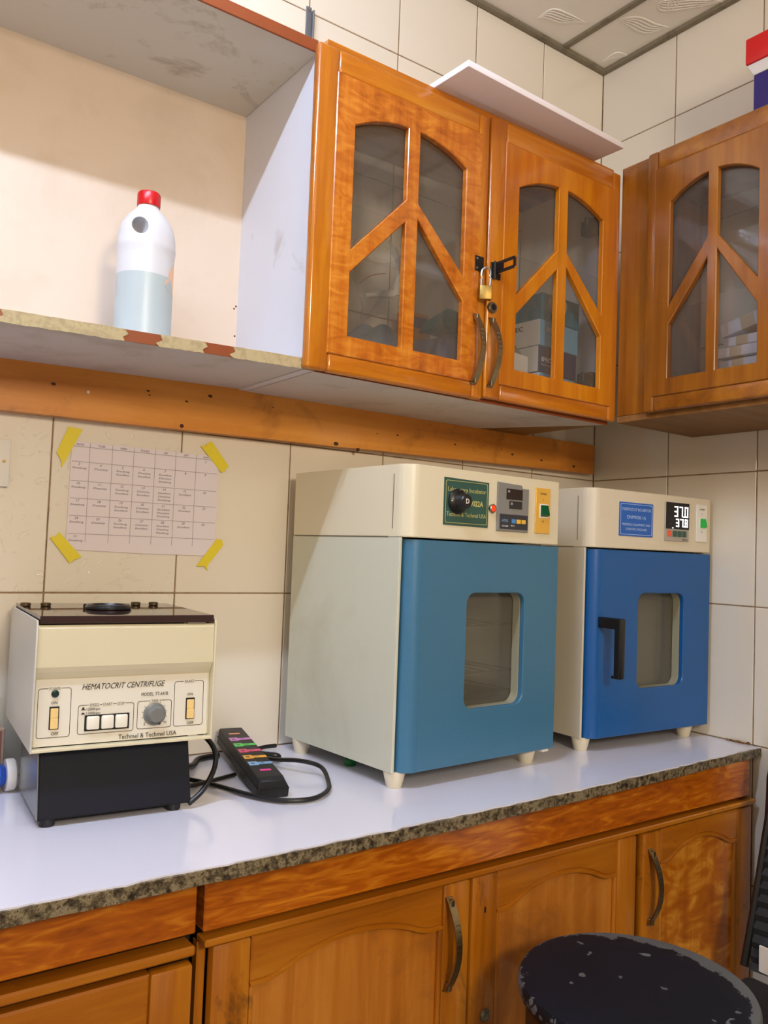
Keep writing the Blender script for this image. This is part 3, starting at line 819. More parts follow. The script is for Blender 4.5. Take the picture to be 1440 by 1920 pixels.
# ================================================================ ITEMS ON THE WALL
cal = thing('calendar_sheet', 'white handwritten month table taped to the tiles with yellow tape', 'paper', (-1.332, 0, 1.378))
cx0 = -1.332
PZ = 1.378
def W(x, z): return (x - cx0, z - PZ)
sheet = [W(-1.481, 1.486), W(-1.33, 1.486), W(-1.182, 1.484), W(-1.181, 1.38), W(-1.183, 1.277), W(-1.33, 1.2775), W(-1.470, 1.281), W(-1.482, 1.300)]
plate('sheet', cal, PAPER, sheet, (), .0008, 0, -.0024)
rowz = [1.478, 1.449, 1.411, 1.380, 1.347, 1.310]
rowz = [1.4765, 1.448, 1.4115, 1.3785, 1.3455, 1.3115]
colx = [-1.447, -1.404, -1.362, -1.319, -1.276, -1.232]
gl = []
for z in rowz: gl.append((-.147, .147, -.0030, -.0025, z - PZ - .0004, z - PZ + .0004))
for x in colx: gl.append((x - cx0 - .0003, x - cx0 + .0003, -.0030, -.0025, 1.296 - PZ, 1.485 - PZ))
g_ = boxes('grid_lines', cal, INKL, gl); g_['kind'] = 'stuff'
cc = [-1.466, -1.4255, -1.383, -1.3405, -1.2975, -1.254, -1.211]
items = []
for c_, s in zip(cc, ('MON', 'TUES', 'WED', 'THURS', 'FRI', 'SAT', 'SUN')): items.append((s, c_ - cx0, -.0026, 1.4785 - PZ, .006, None))
sched = {0: ['E'], 1: ['D'], 2: ['E', 'X'], 3: ['D', 'X'], 4: ['X', 'D', 'E']}
nm_ = {'E': 'Emediong', 'D': 'Destiny', 'X': 'Excellent'}
day = 3
for r in range(1, 5):
    z1 = rowz[r]
    for c_ in range(7):
        items.append((str(day), cc[c_] - cx0, -.0026, z1 - PZ - .0068, .0068, None))
        ent = sched.get(c_, [])
        if c_ == 5: ent = {2: ['X'], 3: ['D'], 4: ['X']}.get(r, [])
        for k, e in enumerate(ent):
            items.append((nm_[e], cc[c_] - cx0 + .001, -.0026, z1 - PZ - .0135 - .0068 * k, .0052, .026))
        day += 1
items.append(('2', cc[6] - cx0, -.0026, 1.469 - PZ, .0062, None))
items.append(('31', cc[0] - cx0, -.0026, 1.3045 - PZ, .0062, None))
items.append(('Emediong', cc[0] - cx0 + .001, -.0026, 1.297 - PZ, .0055, .026))
joined_text('handwriting', cal, INK, items)
for T in ([(-1.489, 1.512), (-1.463, 1.509), (-1.497, 1.434), (-1.5005, 1.450), (-1.508, 1.461)],
          [(-1.224, 1.503), (-1.216, 1.506), (-1.213, 1.502), (-1.211, 1.510), (-1.200, 1.515), (-1.159, 1.466), (-1.164, 1.463), (-1.166, 1.457), (-1.175, 1.452)],
          [(-1.511, 1.302), (-1.507, 1.305), (-1.503, 1.303), (-1.495, 1.313), (-1.452, 1.268), (-1.460, 1.264), (-1.466, 1.262), (-1.473, 1.255)],
          [(-1.221, 1.255), (-1.179, 1.313), (-1.166, 1.311), (-1.164, 1.300), (-1.196, 1.258), (-1.196, 1.246), (-1.203, 1.256), (-1.208, 1.255)]):
    plate('adhesive_tape', cal, YELLOW, [W(*p) for p in T], (), .0008, 0, -.0038)
sk = thing('wall_socket', 'cream wall socket plate at the left edge beside the calendar sheet', 'socket', (-1.625, 0, 1.39))
box('plate', sk, WHITEP, -.055, .036, -.012, -.0003, 0, .085, .002, 2)
lathe('screw', sk, BRASS, [(.003, 0), (.0025, .001)], (.026, -.0118, .045), (R(90), 0, 0), 12)

# ================================================================ INCUBATORS
def incubator(label, loc, ang, blue, W_, D_, kind):
    t = thing('incubator', label, 'incubator', loc, ang, 'bench incubators')
    zb, zd, zt = .030, .4575, .592
    body_m = CREAM2 if kind == 1 else mat('pale_grey_cream_enamel', (206, 198, 178), .4, bmp=(260, .08, .0006))
    head_m = CREAM if kind == 1 else mat('beige_cream_enamel', (216, 206, 184), .4, bmp=(260, .08, .0006))
    r = .030
    # lower housing: walls round a hollow chamber
    b = boxes('housing', t, body_m, [
        (0, .006, .018, D_, zb, zd - .001), (W_ - .006, W_, .044, D_, zb, zd - .001),
        (.006, W_ - .006, D_ - .006, D_, zb, zd - .001), (.006, W_ - .006, .044, D_, zb, zb + .006)], .0008)
    b['kind'] = 'stuff' if 0 else 'thing'
    del b['kind']
    plate('chamber_frame', t, head_m, [(.006, zb + .006), (W_ - .006, zb + .006), (W_ - .006, zd - .002), (.006, zd - .002)], [rrect(.055, W_ - .055, .085, .425, .01)], .004, 0, .050)
    # chamber liner: open box
    bm = bmesh.new(); x0, x1, y0, y1, z0, z1 = .055, W_ - .055, .054, D_ - .05, .085, .425
    v = [bm.verts.new(p) for p in ((x0, y0, z0), (x1, y0, z0), (x1, y1, z0), (x0, y1, z0), (x0, y0, z1), (x1, y0, z1), (x1, y1, z1), (x0, y1, z1))]
    for f in ((0, 1, 2, 3), (4, 7, 6, 5), (0, 3, 7, 4), (1, 5, 6, 2), (3, 2, 6, 7)): bm.faces.new([v[i] for i in f])
    me = bpy.data.meshes.new('chamber_liner'); bm.to_mesh(me); bm.free(); me.materials.append(LINER); link('chamber_liner', me, t)
    box('chamber_tray', t, mat('dark_tray', (26, 30, 28), .5, bmp=(120, .6, .003)), .060, W_ - .060, .058, D_ - .055, .140 if kind == 1 else .10, .148 if kind == 1 else .105)
    for z in ((.19, .285) if kind == 1 else (.385,)):
        bm = bmesh.new()
        for k in range(9): bm_tube(bm, [(.06 + (W_ - .12) * k / 8, .07, z), (.06 + (W_ - .12) * k / 8, D_ - .06, z)], .0012, 6)
        bm_tube(bm, [(.058, .068, z), (W_ - .058, .068, z)], .002, 6)
        link('wire_shelf', mesh_of(bm, 'wire_shelf', STEEL), t)['kind'] = 'stuff'
    # control head with rounded front-left edge
    pts = [(r - r * math.cos(R(a)), r - r * math.sin(R(a))) for a in range(0, 91, 15)] + [(W_ - .004, 0), (W_, .004), (W_, D_), (0, D_)]
    prism('control_head', t, head_m if kind == 2 else CREAM, pts, zd, zt, .0015)
    # pressed seams on the side
    box('side_seam', t, mat('seam_shadow', (120, 112, 92), .6), -.0006, .001, .010 if 0 else .052, D_ - .008, zd - .0008, zd + .0012)
    box('side_seam', t, MATS['seam_shadow'], -.0006, .001, .0395, .0412, zd + .015, zt - .018)
    # door with rounded left edge: solid of extruded plan, window cut by plates
    ww = (.160, .325, .1325, .356) if kind == 1 else (.165, .332, .1335, .3555)
    dl, dr, dz0, dz1 = .0115, W_ + .0005, zb + .0005, zd - .004
    d = plate('door', t, blue, [(dl + r, dz0), (dr, dz0), (dr, dz1), (dl + r, dz1)], [rrect(*ww, .022)], .012, .0015, 0.0)
    bm = bmesh.new()
    arc = [(dl + r - r * math.cos(R(a)), r - r * math.sin(R(a))) for a in range(0, 91, 10)]
    lo = [(dl, .040)] + arc
    A = [bm.verts.new((x, y, dz0)) for x, y in lo]; B = [bm.verts.new((x, y, dz1)) for x, y in lo]
    for i in range(len(lo) - 1): bm.faces.new((A[i], A[i + 1], B[i + 1], B[i]))
    c0 = bm.verts.new((dl + r, .040, dz0)); c1 = bm.verts.new((dl + r, .040, dz1))
    bm.faces.new(A + [c0]); bm.faces.new(B + [c1]); bm.faces.new((A[0], B[0], c1, c0)); bm.faces.new((A[-1], c0, c1, B[-1]))
    link('rounded_edge', mesh_of(bm, 'rounded_edge', blue), d)
    plate('window_frame', d, mat('pale_reveal', (150, 148, 126), .45), [(dl + r + .001, dz0 + .002), (dr - .001, dz0 + .002), (dr - .001, dz1 - .002), (dl + r + .001, dz1 - .002)], [rrect(ww[0] - .0, ww[1] + .0, ww[2] - .0, ww[3] + .0, .022)], .020, .0008, .0125)
    box('window_glass', d, WGLASS, ww[0] - .008, ww[1] + .008, .0332, .0362, ww[2] - .008, ww[3] + .008)
    for fx, fy in ((.022, .036), (W_ - .045, .036), (.020, D_ - .036), (W_ - .045, D_ - .036)):
        lathe('foot', t, IVORY, [(.0135, 0), (.0145, .002), (.0205, zb - .004), (.0205, zb + .001)], (fx, fy, 0), n=24)
    # rocker switch panel
    sx0, sx1, sz0, sz1 = (.348, .3935, .4795, .5745) if kind == 1 else (.3725, .414, .4835, .5765)
    sp = plate('switch_panel', t, mat('amber_panel', (226, 176, 72), .4) if kind == 1 else WHITEP, rrect(sx0, sx1, sz0, sz1, .001, 1), (), .003, .0006, -.003)
    sh, sw = sz1 - sz0, sx1 - sx0
    bx0, bx1, bz0, bz1 = sx0 + .25 * sw, sx0 + .86 * sw, sz0 + .34 * sh, sz0 + .65 * sh
    plate('switch_bezel', sp, WHITEP, rrect(bx0, bx1, bz0, bz1, .001, 1), (), .003, .0006, -.0045)
    grn = mat('green_rocker_off', (10, 84, 50), .25) if kind == 1 else mat('green_rocker_lit', (6, 150, 56), .2, emit=.25)
    bm = bmesh.new(); m_ = .0025
    v = [bm.verts.new(p) for p in ((bx0 + m_, -.004, bz0 + m_), (bx1 - m_, -.004, bz0 + m_), (bx1 - m_, -.004, bz1 - m_), (bx0 + m_, -.004, bz1 - m_),
         (bx0 + m_, -.0105, bz0 + m_ + .004), (bx1 - m_, -.0105, bz0 + m_ + .004), (bx1 - m_, -.0055, bz1 - m_), (bx0 + m_, -.0055, bz1 - m_))]
    for f in ((0, 3, 2, 1), (4, 5, 6, 7), (0, 1, 5, 4), (1, 2, 6, 5), (2, 3, 7, 6), (3, 0, 4, 7)): bm.faces.new([v[i] for i in f])
    link('rocker', mesh_of(bm, 'rocker', grn, False), sp)
    text(sp, PRINT, 'POWER', (sx0 + sx1) / 2, -.0032, sz1 - .15 * sh, .006, .019)
    text(sp, PRINT, 'I', (sx0 + sx1) / 2, -.0032, sz1 - .28 * sh, .006)
    text(sp, PRINT, 'O', (sx0 + sx1) / 2, -.0032, sz0 + .24 * sh, .007)
    return t

# --- first incubator
i1 = incubator('pale incubator with steel-blue door and black dial, nearest the centrifuge', (-.998, -.418, CT), R(3.3), BLUE1, .428, .375, 1)
GL = mat('dark_green_label', (44, 84, 76), .35); GOLD = mat('gold_print', (190, 184, 112), .5)
lab = plate('name_label', i1, GL, [(.0885, .4845), (.2085, .4835), (.2090, .5722), (.0885, .5745)], (), .001, 0, -.0012)
lab['label'] = 'dark green label with gold lettering'
plate('label_border', lab, GOLD, rrect(.0925, .2050, .4885, .5695, .004), [rrect(.0935, .2040, .4895, .5685, .0035)], .0004, 0, -.0016)
text(lab, GOLD, 'Laboratory Incubator', .149, -.0014, .549, .0125, .103)
text(lab, GOLD, 'DNP9022A', .162, -.0014, .5235, .0150, .062, bold=.0004)
text(lab, GOLD, 'Techmel & Techmel USA', .149, -.0014, .5015, .0115, .106)
dial = lathe('dial', i1, BLACK, [(.0245, 0), (.0245, .003), (.021, .007), (.0155, .009), (.0150, .010), (.0145, .024), (.0125, .027), (.002, .0272)], (.124, -.001, .5300), (R(90), 0, 0), 36)
dial['label'] = 'black flanged dial knob'
dm = boxes('dial_marks', dial, WHITEP, [(-.0225, -.0165, -.0007, .0007, .0066, .0074), (-.0007, .0007, .0165, .0225, .0058, .0066), (.0165, .0225, -.0007, .0007, .0058, .0066)])
dm['kind'] = 'stuff'
tx = text(dial, WHITEP, 'D', 0, 0, 0, .013, bold=.0003); tx.rotation_euler = (R(-90), 0, 0); tx.location = (.0, -.0045, .0276)
tx = link('screw_hook', tx.data, None) if 0 else None
lathe('indicator_bezel', i1, STEEL, [(.0085, 0), (.0085, .005), (.007, .006), (.0066, .004)], (.2185, -.0005, .5225), (R(90), 0, 0), 20)
lathe('indicator_lamp', i1, mat('orange_lamp', (214, 60, 16), .3, emit=.5), [(.0066, .0), (.0066, .0052), (.003, .007)], (.2185, -.0005, .5225), (R(90), 0, 0), 20)
cp = plate('controller', i1, mat('grey_panel', (132, 132, 130), .45), [(.2325, .4795), (.3245, .4795), (.3245, .568), (.306, .568), (.303, .5745), (.2325, .577)], (), .004, .0006, -.004)
cw, ch, cxo, czo = .092, .0975, .2325, .4795
def cpb(n, m, a, b, c, d, y0=-.0048): return box(n, cp, m, cxo + a * cw, cxo + b * cw, y0, -.0035, czo + (1 - d) * ch, czo + (1 - c) * ch, .0002)
cpb('display_window', mat('dark_brown_window', (40, 28, 26), .15), .26, .78, .12, .34)
cpb('display_window', mat('dark_grey_window', (44, 42, 44), .15), .36, .77, .37, .53)
for a, c in ((.30, .15), (.40, .40)): cpb('display_mark', mat('pale_mark', (150, 156, 160), .5), a, a + .06, c, c + .05, -.0052)
cpb('key_panel', mat('charcoal_panel', (50, 50, 58), .4), .07, .97, .65, .955)
for a, m in ((.44, mat('blue_key', (74, 140, 206), .4)), (.60, mat('yellow_key', (236, 190, 70), .4)), (.76, MATS['yellow_key'])):
    cpb('key', m, a, a + .125, .745, .83, -.0062)
text(cp, WHITEP, 'WTC', cxo + .48 * cw, -.0050, czo + .10 * ch, .0045)
text(cp, mat('pale_blue_print', (130, 180, 220), .5), 'ATEK', cxo + .23 * cw, -.0050, czo + .19 * ch, .0075)
text(cp, WHITEP, 'XCD-2000', cxo + .23 * cw, -.0050, czo + .09 * ch, .0042)
# --- second incubator
i2 = incubator('incubator with deep blue door, black pull handle and lit display, in the corner', (-.450, -.378, CT), R(-2.2), BLUE2, .434, .352, 2)
BLB = mat('bright_blue_label', (34, 96, 190), .35); PB = mat('pale_blue_lettering', (176, 200, 232), .5)
lab = plate('name_label', i2, BLB, rrect(.091, .209, .487, .5655, .002), (), .001, 0, -.0012)
lab['label'] = 'bright blue label with pale lettering'
plate('label_border', lab, PB, rrect(.0945, .2055, .4905, .562, .004), [rrect(.0957, .2043, .4917, .5608, .0035)], .0004, 0, -.0016)
text(lab, PB, 'THERMOSTAT INCUBATOR', .150, -.0014, .5460, .0100, .102)
text(lab, PB, 'DNP9030-1A', .150, -.0014, .5275, .0115, .066)
text(lab, PB, 'MEDIFIELD EQUIPMENT AND', .150, -.0014, .5115, .0078, .098)
text(lab, PB, 'SCIENTIFIC ENGLAND', .150, -.0014, .5010, .0078, .074)
cp2 = plate('controller', i2, mat('silver_panel', (170, 164, 156), .4), rrect(.252, .341, .482, .5755, .001, 1), (), .004, .0006, -.004)
box('display_window', cp2, mat('black_window', (12, 12, 14), .12), .2530, .3400, -.0052, -.0035, .5110, .5750, .0003)
SEG = {'0': 'abcdef', '3': 'abgcd', '7': 'abc', '8': 'abcdefg'}
LIT = mat('lit_digit', (250, 250, 250), .4, emit=2.2)
def digit(ch, x, z, w_, h_, t=.0034):
    s = {'a': (x, x + w_, z + h_ - t, z + h_), 'd': (x, x + w_, z, z + t), 'g': (x, x + w_, z + h_ / 2 - t / 2, z + h_ / 2 + t / 2),
         'f': (x, x + t, z + h_ / 2, z + h_), 'b': (x + w_ - t, x + w_, z + h_ / 2, z + h_), 'e': (x, x + t, z, z + h_ / 2), 'c': (x + w_ - t, x + w_, z, z + h_ / 2)}
    return [(s[k][0] + .0003, s[k][1] - .0003, -.0058, -.0051, s[k][2] + .0003, s[k][3] - .0003) for k in SEG[ch]]
for name, zz_, h_, w_, xs_ in (('37', .5405, .026, .0135, (.2825, .3010, .3215)), ('37b', .5165, .0200, .0115, (.2890, .3050, .3225))):
    for q, x in zip(('3', '7', '0') if name == '37' else ('3', '7', '8'), xs_):
        boxes('display_digit', cp2, LIT, digit(q, x, zz_, w_, h_), 0)['kind'] = 'stuff'
    box('display_point', cp2, LIT, xs_[2] - .0042, xs_[2] - .0015, -.0058, -.0051, zz_, zz_ + .0027)
box('display_mark', cp2, LIT, .275, .2795, -.0058, -.0051, .5125, .5143)
for k, x in enumerate((.2585, .2785, .2965, .3145)):
    box('key', cp2, mat('orange_key', (232, 96, 60), .4) if k == 0 else mat('dark_green_key', (52, 86, 74), .4), x, x + .0155, -.0056, -.0038, .4925, .5070, .0006)
text(cp2, PRINT, 'RKC', .326, -.0045, .4845, .0055, .020)
dd = [c for c in i2.children if c.name.startswith('door')][0]
hb = bmesh.new()
bm_box(hb, .030, .048, -.046, .0005, .278, .302, .002, 2)
bm_box(hb, .030, .050, -.062, -.046, .170, .302, .003, 2)
bm_box(hb, .034, .048, -.048, -.036, .170, .1765, .001, 1)
link('pull_handle', mesh_of(hb, 'pull_handle', BLACK), dd)['label'] = 'black angular pull handle'
box('white_clip', i1, WHITEP, .398, .418, .004, .03, .024, .0295, .001)
gcap = lathe('green_cap', None, mat('green_plastic', (12, 110, 52), .4), [(.011, 0), (.012, .002), (.012, .012), (.010, .014)], (-.965, -.215, CT), n=20)
tag(gcap, 'small green bottle cap in the gap under the incubator nearest the centrifuge', 'cap')

# ================================================================ CENTRIFUGE
ce = thing('centrifuge', 'aged cream bench centrifuge on a dark slanted base with a dark acrylic lid', 'centrifuge', (-1.600, -.322, CT), R(-5))
# tapered base
bm = bmesh.new()
lo = [(.016, .012), (.250, .014), (.246, .205), (.018, .205)]; hi = [(.018, .034), (.246, .034), (.240, .20), (.022, .20)]
A = [bm.verts.new((x, y, .011)) for x, y in lo]; B = [bm.verts.new((x, y, .119)) for x, y in hi]
bm.faces.new(A); bm.faces.new(B)
for i in range(4): bm.faces.new((A[i], A[(i + 1) % 4], B[(i + 1) % 4], B[i]))
bmesh.ops.bevel(bm, geom=bm.edges[:], offset=.002, segments=2, affect='EDGES')
link('base', mesh_of(bm, 'base', BLACKM), ce)
sd = plate('base_side', ce, mat('grey_base_side', (112, 116, 112), .25, .3), [(.014, .012), (.204, .012), (.199, .119), (.035, .119)], (), .0015, 0, 0)
sd.rotation_euler = (0, 0, R(90)); sd.location = (.0168, 0, 0)
for fx, fy in ((.032, .026), (.225, .03), (.035, .185), (.225, .185)):
    lathe('foot', ce, RUBBER, [(.011, 0), (.012, .003), (.012, .012)], (fx, fy, 0), n=18)
# housing: side view profile extruded across the width
WC, DC = .272, .285
pf = [(.010, .1215), (.014, .2200), (.0055, .2310), (.0010, .2390), (.0010, .2960), (.004, .3010), (DC - .002, .3010), (DC - .002, .1215)]
bm = bmesh.new()
A = [bm.verts.new((.0015, y, z)) for y, z in pf]; B = [bm.verts.new((WC - .0015, y, z)) for y, z in pf]
n = len(pf); bm.faces.new(A); bm.faces.new(B)
for i in range(n): bm.faces.new((A[i], A[(i + 1) % n], B[(i + 1) % n], B[i]))
link('housing', mesh_of(bm, 'housing', CENT, False), ce)
# folded side sheets with raised lips around the control panel
for x0, x1 in ((-.002, .0012), (WC - .0012, WC + .002)):
    s = plate('side_sheet', ce, CENT if x0 > .1 else mat('greyish_enamel_side', (188, 188, 180), .35), [(-.0035, .115), (DC, .118), (DC, .309), (.0, .309), (-.0035, .300)], (), x1 - x0, .0008, 0)
    s.rotation_euler = (0, 0, R(90)); s.location = (x1, 0, 0)
box('bottom_lip', ce, CENT, .0, WC, -.0032, .012, .1150, .1195, .0008)
cpn = plate('control_panel', ce, mat('cream_panel_face', (222, 218, 204), .25), [(.004, .0), (WC - .004, .0), (WC - .004, .0985), (.004, .0985)], (), .0012, .0004, 0, loc=(0, .0088, .1212), rot=(R(-2.3), 0, 0))
def cpx(y=-.0003): return y
def frame(x0, x1, z0, z1, name='panel_outline'):
    plate(name, cpn, PRINT, rrect(x0, x1, z0 - .1212, z1 - .1212, .004, 3), [rrect(x0 + .0008, x1 - .0008, z0 - .1204, z1 - .1220, .0034, 3)], .0004, 0, -.0003)
frame(.0075, .055, .1335, .2065); frame(.0655, .1495, .135, .179); frame(.1545, .209, .1365, .1800); frame(.2125, .2610, .1365, .2080)
PFACE = MATS['cream_panel_face']
def blank(x, z, w_): box('caption_gap', cpn, PFACE, x - w_ / 2, x + w_ / 2, -.0008, -.0002, z - .1212 - .002, z - .1212 + .002)
TM = PRINT
def cap(s, x, z, size, wd=None, sh=0, gap=None, bold=0):
    if gap: blank(x, z, gap)
    text(cpn, TM, s, x, -.0009, z - .1212 - size * .36, size, wd, sh)
cap('HEMATOCRIT CENTRIFUGE', .132, .2065, .0125, .127, .35, bold=.0002)
cap('MODEL: TT-641B', .181, .1905, .0075, .042)
cap('Techmel & Techmel USA', .1725, .1275, .0100, .091)
cap('POWER', .031, .2061, .0058, .0155, gap=.018)
cap('BRAKE', .2365, .2077, .0058, .0150, gap=.018)
cap('TIME', .1815, .1797, .0055, .0110, gap=.015)
for s, x in (('SPEED', .089), ('START', .109), ('STOP', .129)): cap(s, x, .1787, .0055, .0140 if s != 'STOP' else .0105, gap=.0165 if s != 'STOP' else .013)
cap('12000rpm', .0875, .1725, .0055, .020); cap('11000rpm', .0875, .1665, .0055, .020)
cap('ON', .031, .1850, .0058); cap('OFF', .0335, .1395, .0062); cap('ON', .2385, .1870, .0058); cap('OFF', .240, .1410, .0062)
for z, h_ in ((.1725, .003), (.1660, .0015)):
    box('speed_mark', cpn, PRINT, .0700, .0760, -.0008, -.0003, z - .1212 - .001, z - .1212)
    box('speed_mark', cpn, PRINT, .0715, .0745, -.0008, -.0003, z - .1212, z - .1212 + h_)
box('button_well', cpn, BLACK, .0755, .1425, -.0010, -.0002, .1395 - .1212, .1635 - .1212)
for x in (.0780, .0995, .1205):
    box('push_button', cpn, mat('pearly_white_button', (232, 230, 216), .15), x, x + .0190, -.0065, -.0008, .1418 - .1212, .1622 - .1212, .0025, 2)
for x0, x1, z0, z1 in ((.0245, .0385, .1455, .1795), (.2318, .2465, .1470, .1810)):
    s = box('rocker_switch', cpn, BLACK, x0, x1, -.0014, -.0002, z0 - .1212, z1 - .1212, .0005)
    m_ = mat('yellowed_rocker', (232, 200, 132), .35)
    zm = (z0 + z1) / 2 - .1212
    boxes('rocker', s, m_, [(x0 + .0015, x1 - .0015, -.0050, -.0012, z0 - .1212 + .0015, zm), (x0 + .0015, x1 - .0015, -.0035, -.0012, zm, z1 - .1212 - .0025)], .0008)
lathe('power_lamp', cpn, mat('dark_green_lens', (6, 44, 34), .2), [(.0055, 0), (.0055, .0025), (.003, .0042)], (.0315, -.0003, .1983 - .1212), (R(90), 0, 0), 20)
kb = lathe('timer_knob', cpn, mat('grey_knob', (112, 114, 112), .3), [(.0178, 0), (.0178, .0015), (.0150, .0025), (.0125, .006), (.0118, .014), (.0105, .0155), (.002, .0157)], (.1820, -.0003, .1587 - .1212), (R(90), 0, 0), 32)
boxes('knob_pointer', kb, mat('dark_grey_pointer', (62, 66, 66), .4), [(-.0018, .0018, .0, .0175, .0025, .008)], .0005).rotation_euler = (0, 0, R(205))
for a in range(-130, 131, 26):
    q = R(90 - a); tk = box('time_tick', cpn, PRINT, -.0010, .0010, 0, .0004, -.0003, .0003, 0, 0, (.1820 + .0195 * math.cos(q), -.0007, .1587 - .1212 + .0195 * math.sin(q)))
    tk.rotation_euler = (0, -q, 0)
cap('0', .1665, .1435, .005); cap('10', .1990, .1450, .005)
# lid of dark glossy acrylic, vent ring and thumb screws
LIDM = mat('dark_acrylic', (44, 20, 24), .03)
lid = box('lid', ce, LIDM, .003, WC - .003, .0, DC - .012, .3035, .3150, .0008, 1)
lid['label'] = 'dark glossy acrylic lid'
vr = lathe('vent_ring', lid, BLACK, [(.0350, 0), (.0375, .001), (.0375, .004), (.0340, .0075), (.0285, .0075), (.0270, .0050)], (.130, .135, .3152), n=40)
lathe('vent_core', lid, mat('blue_grey_core', (46, 56, 80), .3), [(.0268, 0), (.0268, .0045), (.01, .005)], (.130, .135, .3152), n=32)
for fx, fy in ((.096, .155), (.166, .155)):
    lathe('ring_screw', lid, BLACK, [(.003, 0), (.003, .006), (.002, .007)], (fx, fy, .315), n=10)
for fx in (.008, .040, .196, .228):
    lathe('thumb_screw', lid, mat('bronze_screw', (96, 82, 56), .35, .8), [(.0075, 0), (.0085, .001), (.0085, .005), (.007, .006)], (fx, .195 if fx < .1 else .215, .3152), n=16)
tube('lid_post', ce, STEEL, [(.225, .012, .2985), (.225, .012, .3040)], .003, 8, 1)
box('latch', ce, STEEL, .226, .256, .002, .010, .3008, .3034, .0003)

# ================================================================ POWER STRIP AND CABLES
psx = thing('power_strip', 'black power strip with coloured socket slots lying aslant beside the centrifuge', 'power strip', (-1.205, -.338, CT + .0005))
vec = Vector((-1.135 + 1.205, -.02 + .338, .021)); Lp = vec.length
psx.rotation_euler = (R(math.degrees(math.asin(.021 / Lp))), 0, -math.atan2(.070, .318))
bm = bmesh.new()
secs = [(.0, .030), (.012, .034), (Lp - .01, .034), (Lp, .030)]
rings = []
for y, h_ in secs:
    w1 = .024 if h_ < .033 else .026; w2 = .028
    rings.append([bm.verts.new(v) for v in ((-w2, y, .0), (w2, y, .0), (w2 + .001, y, .016), (w1 - .006, y, h_), (-w1, y, h_))])
for a, b in zip(rings, rings[1:]):
    for i in range(5): bm.faces.new((a[i], a[(i + 1) % 5], b[(i + 1) % 5], b[i]))
bm.faces.new(rings[0]); bm.faces.new(rings[-1])
bmesh.ops.bevel(bm, geom=bm.edges[:], offset=.0015, segments=1, affect='EDGES')
link('casing', mesh_of(bm, 'casing', mat('charcoal_plastic', (30, 30, 31), .5, spec=.3)), psx)
box('seam', psx, BLACK, -.0285, .0292, -.0004, Lp, .0148, .0158)
cols = [('magenta', (226, 40, 150)), ('sky_blue', (120, 180, 232)), ('orange', (238, 168, 22)), ('pink', (226, 60, 120)), ('green', (70, 206, 84)), ('lilac', (206, 130, 206)), ('peach', (214, 140, 104))]
for k, (nme, c_) in enumerate(cols):
    y = .046 + k * .0405 * (.31 / .33)
    m_ = mat(nme + '_slot_plastic', c_, .35)
    if k == 0: b_ = [(-.012, .008, y - .004, y + .004, .0332, .0345)]
    elif k == 6: b_ = [(-.016, .006, y - .004, y + .004, .0332, .0345)]
    else: b_ = [(-.023, -.006, y - .010, y + .010, .0332, .0345), (-.006, .020, y - .0055, y + .0055, .0332, .0345)]
    s = boxes('socket_slot', psx, m_, b_, .0004)
    s['label'] = nme.replace('_', ' ') + ' socket shutter'
    if 0 < k < 6:
        boxes('slot_hole', s, BLACK, [(-.019, -.012, y - .003, y + .002, .0342, .0347)])
        box('slot_hole', s, BLACK, -.002, .006, y - .001, y + .001, .0342, .0347)

c = CT + .0065
bpy.context.view_layer.update()
def adopt(o, p):
    o.parent = p; o.matrix_parent_inverse = p.matrix_world.inverted()
cord = tube('power_cord', None, RUBBER, [(-1.322, -.13, c + .004), (-1.30, -.17, c), (-1.27, -.235, c), (-1.238, -.33, c), (-1.205, -.378, c), (-1.158, -.392, c), (-1.112, -.365, c), (-1.080, -.318, c), (-1.062, -.262, c + .012), (-1.085, -.225, c + .018), (-1.108, -.165, c + .01), (-1.12, -.10, c + .004), (-1.115, -.05, c), (-1.06, -.028, c), (-1.03, -.026, c)], .0042, 10, 8)
adopt(cord, psx)
cord2 = tube('power_cord', None, RUBBER, [(-1.325, -.10, c + .02), (-1.315, -.13, c + .012), (-1.29, -.135, c + .01), (-1.25, -.10, c), (-1.22, -.06, c), (-1.174, -.05, c)], .006, 10, 8)
adopt(cord2, psx)
cord3 = tube('power_cord', None, RUBBER, [(-1.352, -.325, c + .002), (-1.325, -.32, c + .02), (-1.297, -.30, c + .05), (-1.288, -.27, c + .075), (-1.298, -.225, c + .092), (-1.322, -.175, c + .085), (-1.345, -.13, c + .05)], .0045, 10, 8)
adopt(cord3, ce)
cord4 = tube('power_cord', None, RUBBER, [(-1.328, -.20, c + .012), (-1.31, -.22, c), (-1.27, -.215, c), (-1.207, -.195, c)], .004, 10, 8)
adopt(cord4, psx)
cord5 = tube('power_cord', None, RUBBER, [(-1.115, -.12, c + .012), (-1.09, -.14, c + .01), (-1.078, -.12, c), (-1.085, -.085, c), (-1.11, -.05, c + .002), (-1.12, -.03, c)], .0055, 10, 8)
adopt(cord5, psx)

